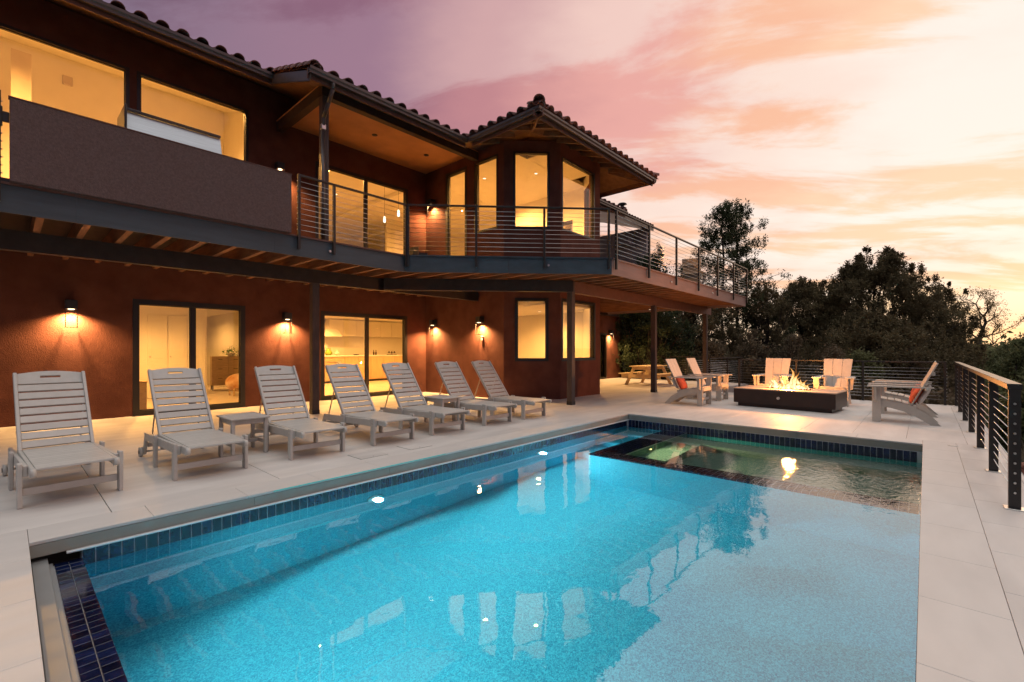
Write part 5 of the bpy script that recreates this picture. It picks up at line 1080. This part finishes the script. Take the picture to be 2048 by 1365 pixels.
for k, (y, x, h, w) in enumerate(FLM): tongue(y, x, h * 1.12, w, k * 7 + 1, lean=random.uniform(-0.05, 0.03))
plight('fire_lamp', (12.46, 2.42, 0.68), 380, (1.0, 0.36, 0.085), 0.05)
# ---- grill and chairs on the balcony
gr = thing('grill', 'stainless steel barbecue grill seen from behind above the stucco panel', 'grill', (1.75, 8.75, DK))
gb_ = brushed
obj('cabinet', bx(-0.55, 0.55, -0.28, 0.28, 0.08, 0.88, 0.01), gb_, gr)
bm = bmesh.new(); slab([[(-0.30, 0.90), (0.30, 0.90), (0.30, 1.12), (0.12, 1.46), (-0.20, 1.44), (-0.30, 1.12)]], lambda y, z: (-0.60, y, z), (1.20, 0, 0), bm); bmesh.ops.triangulate(bm, faces=[f for f in bm.faces if len(f.verts) > 4]); obj('hood', bm, gb_, gr)
bm = bmesh.new(); box(bm, -0.62, -0.59, -0.32, 0.32, 0.89, 1.50, 0.01); box(bm, -0.615, 0.60, -0.235, -0.190, 1.445, 1.485, 0.004); obj('hood_rim', bm, black_metal, gr)
for k in range(8): obj('vent_slot', bx(-0.45 + k * 0.12, -0.38 + k * 0.12, -0.306, -0.3005, 1.02, 1.03), black_metal, gr)
for x in (-0.45, 0.45): 
    bm = bmesh.new(); tube(bm, (x, -0.2, 0), (x, -0.2, 0.08), 0.03, 10); obj('caster', bm, rubber, gr)
sh = obj('side_shelf', bx(0.62, 0.95, -0.25, 0.25, 0.84, 0.88, 0.005), gb_, gr)
pc = at(850, 12.3); ch = thing('lounge_seat', 'dark outdoor lounge chair with pale cushion in the balcony corner', 'outdoor chair', (pc.x, pc.y, DK), R(35))
obj('seat_base', bx(-0.38, 0.38, -0.36, 0.36, 0.12, 0.32, 0.02), black_metal, ch); obj('cushion', bx(-0.31, 0.31, -0.35, 0.25, 0.321, 0.43, 0.04), cushion_w, ch)
bm = bmesh.new()
for i in range(9):
    a0_ = math.pi * i / 9; a1_ = math.pi * (i + 1) / 9
    bar(bm, (-0.40 * math.cos(a0_), 0.05 + 0.34 * math.sin(a0_), 0.50), (-0.40 * math.cos(a1_), 0.05 + 0.34 * math.sin(a1_), 0.50), 0.05, 0.36)
obj('wrap_back', bm, black_metal, ch)
for x in (-0.33, 0.33):
    for y in (-0.3, 0.3): obj('leg', bx(x - 0.02, x + 0.02, y - 0.02, y + 0.02, 0, 0.12), black_metal, ch)
for (x, y, a, lb) in ((14.8, 7.6, R(150), 'wooden garden chair on the balcony, only its back top showing'), (16.2, 6.07, R(-75), 'wooden garden chair on the far end of the balcony against the trees')):
    o = dup(ad0, (x, y, DK), a); o['label'] = lb; o['group'] = 'wooden garden chairs on the balcony'
# ================================================================== TREES AND GROUND COVER
def limb(bm, pts, r0, r1, seg=6):
    n = len(pts); prev = None
    for i, p in enumerate(pts):
        p = Vector(p); d = (Vector(pts[min(i + 1, n - 1)]) - Vector(pts[max(i - 1, 0)])).normalized(); a = d.orthogonal().normalized(); b = d.cross(a); r = r0 + (r1 - r0) * i / (n - 1)
        ring = [bm.verts.new(p + (a * math.cos(2 * math.pi * k / seg) + b * math.sin(2 * math.pi * k / seg)) * r) for k in range(seg)]
        if prev:
            best = min(range(seg), key=lambda s: (prev[0].co - ring[s].co).length)
            ring = ring[best:] + ring[:best]
            for k in range(seg): bm.faces.new((prev[k], prev[(k + 1) % seg], ring[(k + 1) % seg], ring[k])).smooth = True
        prev = ring
def curve_pts(p, q, n, wob, rng, sag=0.0):
    p = Vector(p); q = Vector(q); out = []
    for i in range(n + 1):
        s = i / n; w = Vector((rng.uniform(-1, 1), rng.uniform(-1, 1), rng.uniform(-1, 1))) * wob * math.sin(math.pi * s) if 0 < i < n else Vector()
        out.append(p.lerp(q, s) + w + Vector((0, 0, -sag * math.sin(math.pi * s))))
    return out
def bushy_tree(name, label, px, Y, top_py, wid, zbase=None, leaf=leaf_jun, nclus=330, n_per=95, ls=0.10, crad=0.36, seed=1, low=0.18, stems=3, cat='tree', dome=0.62, elong=1.3, group=None, hollow=0.35):
    rng = random.Random(seed); p = at(px, Y); zb = terrain_z(p.x, p.y) if zbase is None else zbase; zt = zat(top_py, Y); Hh = zt - zb
    t = thing(name, label, cat, (p.x, p.y, zb), group=group); lobes = [(rng.uniform(0, 6.28), rng.uniform(0.7, 1.15)) for _ in range(9)]
    C = []; rad = []
    for k in range(nclus):
        a = rng.uniform(0, 2 * math.pi); s = rng.random() ** 0.8; z = low + (1 - low) * s      # relative height
        env = (max(0.0, 1 - ((z - 0.30) / 0.72) ** 2) ** dome if z > 0.30 else 0.75 + 0.25 * z / 0.30)
        nz_ = 0.86 + 0.50 * mnoise.noise(Vector((math.cos(a) * 1.7, math.sin(a) * 1.7, z * 3.4 + seed)))
        r = wid / 2 * env * nz_ * (hollow + (1 - hollow) * rng.random() ** 0.5)
        zz = z * Hh * (0.93 + 0.16 * mnoise.noise(Vector((math.cos(a) * r, math.sin(a) * r, seed * 3.1)) * 0.7))
        kk = 1.0
        if k % 3 == 0: kk = 0.42; r *= 1.10; zz = zz * 1.03 + 0.12
        C.append((math.cos(a) * r, math.sin(a) * r, zz)); rad.append(crad * kk * rng.uniform(0.55, 1.25))
    bm = bmesh.new()
    for s in range(stems):
        a = rng.uniform(0, 6.28); tp_ = Vector((math.cos(a) * wid * 0.13, math.sin(a) * wid * 0.13, Hh * rng.uniform(0.62, 0.85)))
        limb(bm, curve_pts((math.cos(a) * 0.12, math.sin(a) * 0.12, 0), tp_, 6, 0.14 * wid / 5, rng), 0.045 * Hh / 2.2, 0.03, 7)
    for k in range(0, len(C), max(1, len(C) // 60)):
        c = Vector(C[k]); b0 = Vector((c.x * 0.12, c.y * 0.12, c.z * rng.uniform(0.35, 0.75))); limb(bm, curve_pts(b0, c, 4, 0.12, rng), 0.012 * Hh / 1.6, 0.008, 5)
    obj('trunk', bm, bark, t)
    leafmesh('crown', leaves_np(C, rad, n_per, ls, elong, np.random.default_rng(seed)), leaf, t)
    return t
bushy_tree('juniper_tree', 'broad dark juniper with the highest crown behind the fire table', 1742, 29, 512, 9.6, seed=4, nclus=1300, n_per=120, stems=5, crad=0.34)
bushy_tree('juniper_tree', 'juniper left of the tallest one with sky gaps through its lower branches', 1610, 30, 566, 7.4, seed=9, nclus=700, n_per=110, stems=4)
bushy_tree('juniper_tree', 'golden edged juniper at the right shoulder of the dark trees', 1862, 30, 584, 4.4, seed=12, nclus=260, n_per=110, leaf=leaf_jun, stems=3)
bushy_tree('juniper_tree', 'small juniper standing just right of the golden edged one', 1898, 27, 636, 2.4, seed=15, nclus=120, n_per=100, stems=2)
bushy_tree('juniper_tree', 'low dark juniper in front of the tall one, behind the right hand chair', 1760, 23, 628, 7.6, seed=19, nclus=520, n_per=110, low=0.05, stems=3)
bushy_tree('oak_tree', 'dark green leafy tree behind the balcony railing near the far wing', 1296, 22.6, 484, 4.8, seed=21, nclus=360, n_per=110, leaf=leaf_oak, low=0.25, ls=0.11, elong=1.0)
bushy_tree('oak_tree', 'pale sprigged tree top between the oak and the tall pines', 1372, 25, 508, 3.2, seed=23, nclus=95, n_per=60, leaf=leaf_oak, low=0.30, ls=0.10, elong=1.0, crad=0.35)
bushy_tree('juniper_tree', 'dark juniper behind the left garden chairs under the balcony end', 1400, 24, 590, 5.2, seed=27, nclus=260, n_per=85, low=0.08)
bushy_tree('juniper_tree', 'dark juniper filling the gap between the pines and the tall juniper', 1528, 25, 566, 3.8, seed=29, nclus=210, n_per=80, low=0.1, group=None)
bushy_tree('juniper_tree', 'black looking juniper beyond the covered terrace', 1290, 25.5, 610, 4.6, seed=31, nclus=220, n_per=80, low=0.05, leaf=leaf_oak)
bushy_tree('shrub_tree', 'green bushy tree leaning in at the right edge of the photo', 2062, 22, 656, 3.2, seed=33, nclus=130, n_per=70, leaf=leaf_green, low=0.1, cat='tree')
# two tall pines with bare sprawling limbs
def pine(px, Y, top_py, wid, seed, label, leanx=0.0):
    rng = random.Random(seed); p = at(px, Y); zb = terrain_z(p.x, p.y); zt = zat(top_py, Y); Hh = zt - zb; t = thing('pine_tree', label, 'pine tree', (p.x, p.y, zb), group='two tall pines behind the balcony end')
    bm = bmesh.new(); axis = curve_pts((0, 0, 0), (leanx, 0, Hh - 0.15), 8, 0.08, rng); limb(bm, axis, 0.14, 0.025, 8)
    C = []; rad = []
    for k in range(70):
        z = 0.14 + 0.84 * (k / 69.0); a = k * 2.4 + rng.uniform(-0.4, 0.4); env = 1.0 if z < 0.45 else max(0.08, 1 - (z - 0.45) / 0.62) ** 0.75
        L_ = wid / 2 * env * rng.uniform(0.65, 1.12); i = z * 8; b0 = axis[min(8, int(i))].lerp(axis[min(8, int(i) + 1)], i - int(i))
        tip = b0 + Vector((math.cos(a) * L_, math.sin(a) * L_, L_ * rng.uniform(0.25, 0.6)))
        pts = curve_pts(b0, tip, 5, 0.10, rng, 0.08); limb(bm, pts, 0.030 * (1.15 - z) + 0.008, 0.006, 5)
        dens = 7 if z > 0.5 else 6
        for m_ in range(dens):
            s = rng.uniform(0.45, 1.0); c = b0.lerp(tip, s) + Vector((rng.uniform(-1, 1), rng.uniform(-1, 1), rng.uniform(-0.6, 0.8))) * 0.20 * (1 + L_ * 0.3); C.append(tuple(c)); rad.append(rng.uniform(0.10, 0.26))
            limb(bm, [b0.lerp(tip, s * 0.85), c], 0.008, 0.004, 4)
    for k in range(5): C.append(tuple(axis[-1] + Vector((rng.uniform(-.12, .12), rng.uniform(-.12, .12), 0.15 - k * 0.16)))); rad.append(0.2)
    obj('trunk', bm, bark, t); leafmesh('crown', leaves_np(C, rad, 40, 0.085, 1.7, np.random.default_rng(seed)), leaf_pine, t); return t
pine(1445, 26, 412, 5.0, 5, 'tall slender pine behind the balcony end, the left one of two')
pine(1472, 27, 404, 6.0, 8, 'tall slender pine behind the balcony end, the right one of two', 0.1)
# gnarled, nearly bare tree
def gnarled(px, Y, top_py, base_py, seed):
    rng = random.Random(seed); p = at(px, Y); zb = zat(base_py, Y) - 1.0; zt = zat(top_py, Y); Hh = zt - zb; t = thing('gnarled_tree', 'gnarled almost bare tree standing alone against the yellow sky', 'tree', (p.x, p.y, zb)); bm = bmesh.new(); C = []
    rx = Vector((RT[0], RT[1], 0)); dz = Vector((0, 0, 1))
    def grow(P, d, L_, r, depth):
        pts = [P]; dd = d.copy()
        for i in range(5):
            dd = (dd + Vector((rng.uniform(-1, 1), rng.uniform(-1, 1), rng.uniform(-0.6, 0.9))) * 0.36).normalized(); pts.append(pts[-1] + dd * L_ / 5)
        limb(bm, pts, r, r * 0.6, 6)
        if depth >= 2:
            for q in pts[2:]: C.append(tuple(q + Vector((rng.uniform(-.2, .2), rng.uniform(-.2, .2), rng.uniform(0, .25)))))
        if depth < 4:
            for k in range(3 if depth < 2 else 2):
                q = pts[rng.randint(3, 5)]; nd = (dd + rx * rng.uniform(-1.5, 1.5) + Vector((rng.uniform(-.6, .6), rng.uniform(-.6, .6), rng.uniform(-0.1, 0.8)))).normalized(); grow(q, nd, L_ * rng.uniform(0.58, 0.8), r * 0.55, depth + 1)
    trunk = [Vector((0, 0, 0)), -rx * 0.05 + dz * Hh * 0.14, rx * 0.0 + dz * Hh * 0.32, rx * 0.35 + dz * Hh * 0.50, rx * 0.62 + dz * Hh * 0.62, rx * 0.45 + dz * Hh * 0.74]
    limb(bm, trunk, 0.20, 0.09, 8)
    for i, (dx, dzz, L_) in ((2, (-1.0, 0.35, 2.0)), (2, (1.0, 0.4, 2.3)), (3, (-0.8, 0.7, 1.7)), (4, (1.0, 0.5, 1.8)), (5, (-1.0, 0.35, 1.8)), (5, (0.7, 0.8, 1.4)), (1, (1.0, 0.15, 2.2)), (1, (-1.0, 0.2, 2.0))):
        grow(trunk[i], (rx * dx + dz * dzz).normalized(), L_ * Hh / 6.4, 0.075, 1)
    obj('trunk', bm, bark, t); leafmesh('crown', leaves_np(C, 0.24, 6, 0.10, 1.2, np.random.default_rng(2)), leaf_gold, t)
gnarled(1958, 42, 604, 692, 11)
# shrubs one can tell apart, then the mass of scrub between and behind them
SH = [(1330, 23, 700, 2.6, leaf_shrub, 'brown twiggy shrub behind the terrace railing'), (1432, 21.5, 690, 2.4, leaf_shrub, 'grey brown shrub behind the two left garden chairs'), (1500, 21, 668, 2.6, leaf_shrub, 'reddish brown shrub left of the fire, behind the railing'),
      (1580, 22, 672, 2.8, leaf_shrub, 'brown shrub rising behind the flames'), (1668, 21, 694, 2.4, leaf_shrub, 'low brown shrub behind the right rear garden chair'), (1722, 19.5, 702, 1.6, leaf_green, 'pale feathery shrub poking above the rear railing'),
      (1820, 21, 690, 2.8, leaf_shrub, 'dull brown shrub behind the side on chairs'), (1925, 30, 706, 2.4, leaf_green, 'dark green bush at the end of the rear railing'), (2000, 24, 704, 2.4, leaf_green, 'dark green bush beyond the railing corner'),
      (2045, 15, 712, 2.2, leaf_green, 'dense green bush at the right edge beyond the railing'), (2010, 50, 694, 8.0, leaf_green, 'wide green thicket beyond the dry grass'), (1935, 60, 694, 8.0, leaf_green, 'distant green thicket under the gnarled tree'), (1875, 26, 700, 2.2, leaf_jun, 'dark juniper bush just left of the railing corner'), (2075, 40, 680, 6.0, leaf_green, 'tall thicket at the far right behind the leaning tree'),
      (2032, 9.5, 776, 1.5, leaf_green, 'dark bush just outside the railing above the red rocks')]
for i, (px, Y, py, w_, lf, lb) in enumerate(SH):
    bushy_tree('shrub', lb, px, Y, py, w_, seed=60 + i, nclus=70, n_per=85, ls=0.09 if Y < 30 else 0.22, crad=0.30 if Y < 30 else 0.9, leaf=lf, low=0.02, stems=2, cat='shrub', hollow=0.1, zbase=None)
rng = random.Random(77); C = []; rad = []
for k in range(1500):
    px = rng.uniform(1180, 2350); Y = 18 + 60 * rng.random() ** 1.6; p = at(px, Y)
    if p.y > -1.2 and p.x < 21.8: continue
    z = terrain_z(p.x, p.y); C.append((p.x, p.y, z + rng.uniform(0.05, 0.75))); rad.append(rng.uniform(0.35, 0.75) * (1 + max(0, Y - 30) / 30))
o = leafmesh('undergrowth', leaves_np(C, rad, 60, 0.17, 1.3, np.random.default_rng(5)), leaf_shrub, None); o['kind'] = 'stuff'
C = []; rad = []
for k in range(900):
    Y = 60 + 400 * rng.random() ** 1.5; px = rng.uniform(900, 2700); p = at(px, Y); z = terrain_z(p.x, p.y); C.append((p.x, p.y, z + rng.uniform(0.2, 1.8))); rad.append(rng.uniform(1.2, 3.2) * (1 + Y / 300))
o = leafmesh('far_woodland', leaves_np(C, rad, 70, 0.9, 1.2, np.random.default_rng(6)), leaf_green, None); o['kind'] = 'stuff'
# dry grass patch and scrub outside the right railing
rg = np.random.default_rng(8); n = 26000; gx = rg.uniform(2, 46, n); gy = -1.3 - 14 * rg.random(n) ** 1.4 - np.maximum(0, gx - 20) * 0.12; keep = ~((gy > -1.2)); gx, gy = gx[keep], gy[keep]
pz = np.array([terrain_z(a, b) for a, b in zip(gx, gy)]); n = len(gx); hgt = rg.uniform(0.12, 0.42, n)[:, None] * (1 + (gx > 18)[:, None] * 0.6); lean = rg.normal(size=(n, 3)) * 0.25; lean[:, 2] = 1
base = np.stack([gx, gy, pz], 1); sd = rg.normal(size=(n, 3)); sd[:, 2] = 0; sd *= 0.014
V_ = np.stack([base - sd, base + sd, base + lean * hgt + sd * 0.2, base + lean * hgt - sd * 0.2], 1).reshape(-1, 3)
o = leafmesh('dry_grass', V_, leaf_dry, None); o['kind'] = 'stuff'
# red sandstone boulders outside the railing
rng = random.Random(5); spots = [(6.3, -1.25, 0.42), (6.9, -1.45, 0.36), (7.5, -1.2, 0.30), (6.2, -1.9, 0.5), (8.1, -1.5, 0.4), (5.6, -1.45, 0.36), (7.0, -2.1, 0.45), (9.0, -1.25, 0.28), (8.8, -1.9, 0.42), (5.2, -1.9, 0.40), (9.9, -1.5, 0.3), (5.7, -1.12, 0.2), (7.3, -1.62, 0.22), (10.8, -1.3, 0.3)]
wd = ['largest', 'squat', 'small round', 'broad', 'angular', 'rough', 'low', 'tiny', 'pale topped', 'flat', 'wedge shaped', 'narrow', 'split', 'farthest']
for i, (x, y, s) in enumerate(spots):
    bm = bmesh.new(); bmesh.ops.create_icosphere(bm, subdivisions=3, radius=1.0)
    sc_ = Vector((rng.uniform(0.8, 1.3), rng.uniform(0.8, 1.2), rng.uniform(0.5, 0.75))) * s
    for v in bm.verts:
        nzv = mnoise.noise(v.co * 1.3 + Vector((i * 3.1, 0, 0))) * 0.35 + mnoise.noise(v.co * 3.5 + Vector((i, 0, 4))) * 0.12; c = v.co * (1 + nzv); v.co = Vector((round(c.x * 2.6) / 2.6 * 0.4 + c.x * 0.6, round(c.y * 2.6) / 2.6 * 0.4 + c.y * 0.6, round(c.z * 3) / 3 * 0.5 + c.z * 0.5)); v.co = Vector((v.co.x * sc_.x, v.co.y * sc_.y, v.co.z * sc_.z))
    o = obj('boulder', bm, redrock, None, (x, y, terrain_z(x, y) + s * 0.25), (0, 0, rng.uniform(0, 6))); tag(o, 'the %s red sandstone boulder lying outside the right hand railing' % wd[i], 'boulder', 'red boulders outside the railing')
# distant parked cars, pale roofs among the scrub
car_m = M('white car paint', (0.75, 0.74, 0.72), 0.25, coat=0.5); car_g = M('car window', (0.02, 0.02, 0.025), 0.1)
for (px, Y, py, lb) in ((1953, 120, 713, 'distant white car half hidden in scrub under the gnarled tree'), (1995, 135, 711, 'second distant pale car farther right in the scrub')):
    p = at(px, Y); t = thing('parked_car', lb, 'car', (p.x, p.y, zat(py, Y) - 1.2), TH + R(70), 'far cars in the scrub')
    bm = bmesh.new(); slab([[(-2.2, 0.35), (2.2, 0.35), (2.25, 0.8), (1.2, 0.95), (-1.9, 1.0), (-2.25, 0.85)], ], lambda x, z: (x, -0.9, z), (0, 1.8, 0), bm); obj('body', bm, car_m, t)
    bm = bmesh.new(); slab([[(-1.8, 1.0), (1.0, 0.96), (0.35, 1.42), (-1.3, 1.45)]], lambda x, z: (x, -0.8, z), (0, 1.6, 0), bm); cb = obj('cabin', bm, car_m, t)
    obj('side_window', bx(-1.2, 0.3, -0.815, -0.805, 1.05, 1.36), car_g, cb)
    for x in (-1.35, 1.4):
        for y in (-0.85, 0.75):
            bm = bmesh.new(); tube(bm, (x, y, 0.33), (x, y + 0.12, 0.33), 0.33, 16); obj('wheel', bm, rubber, t)
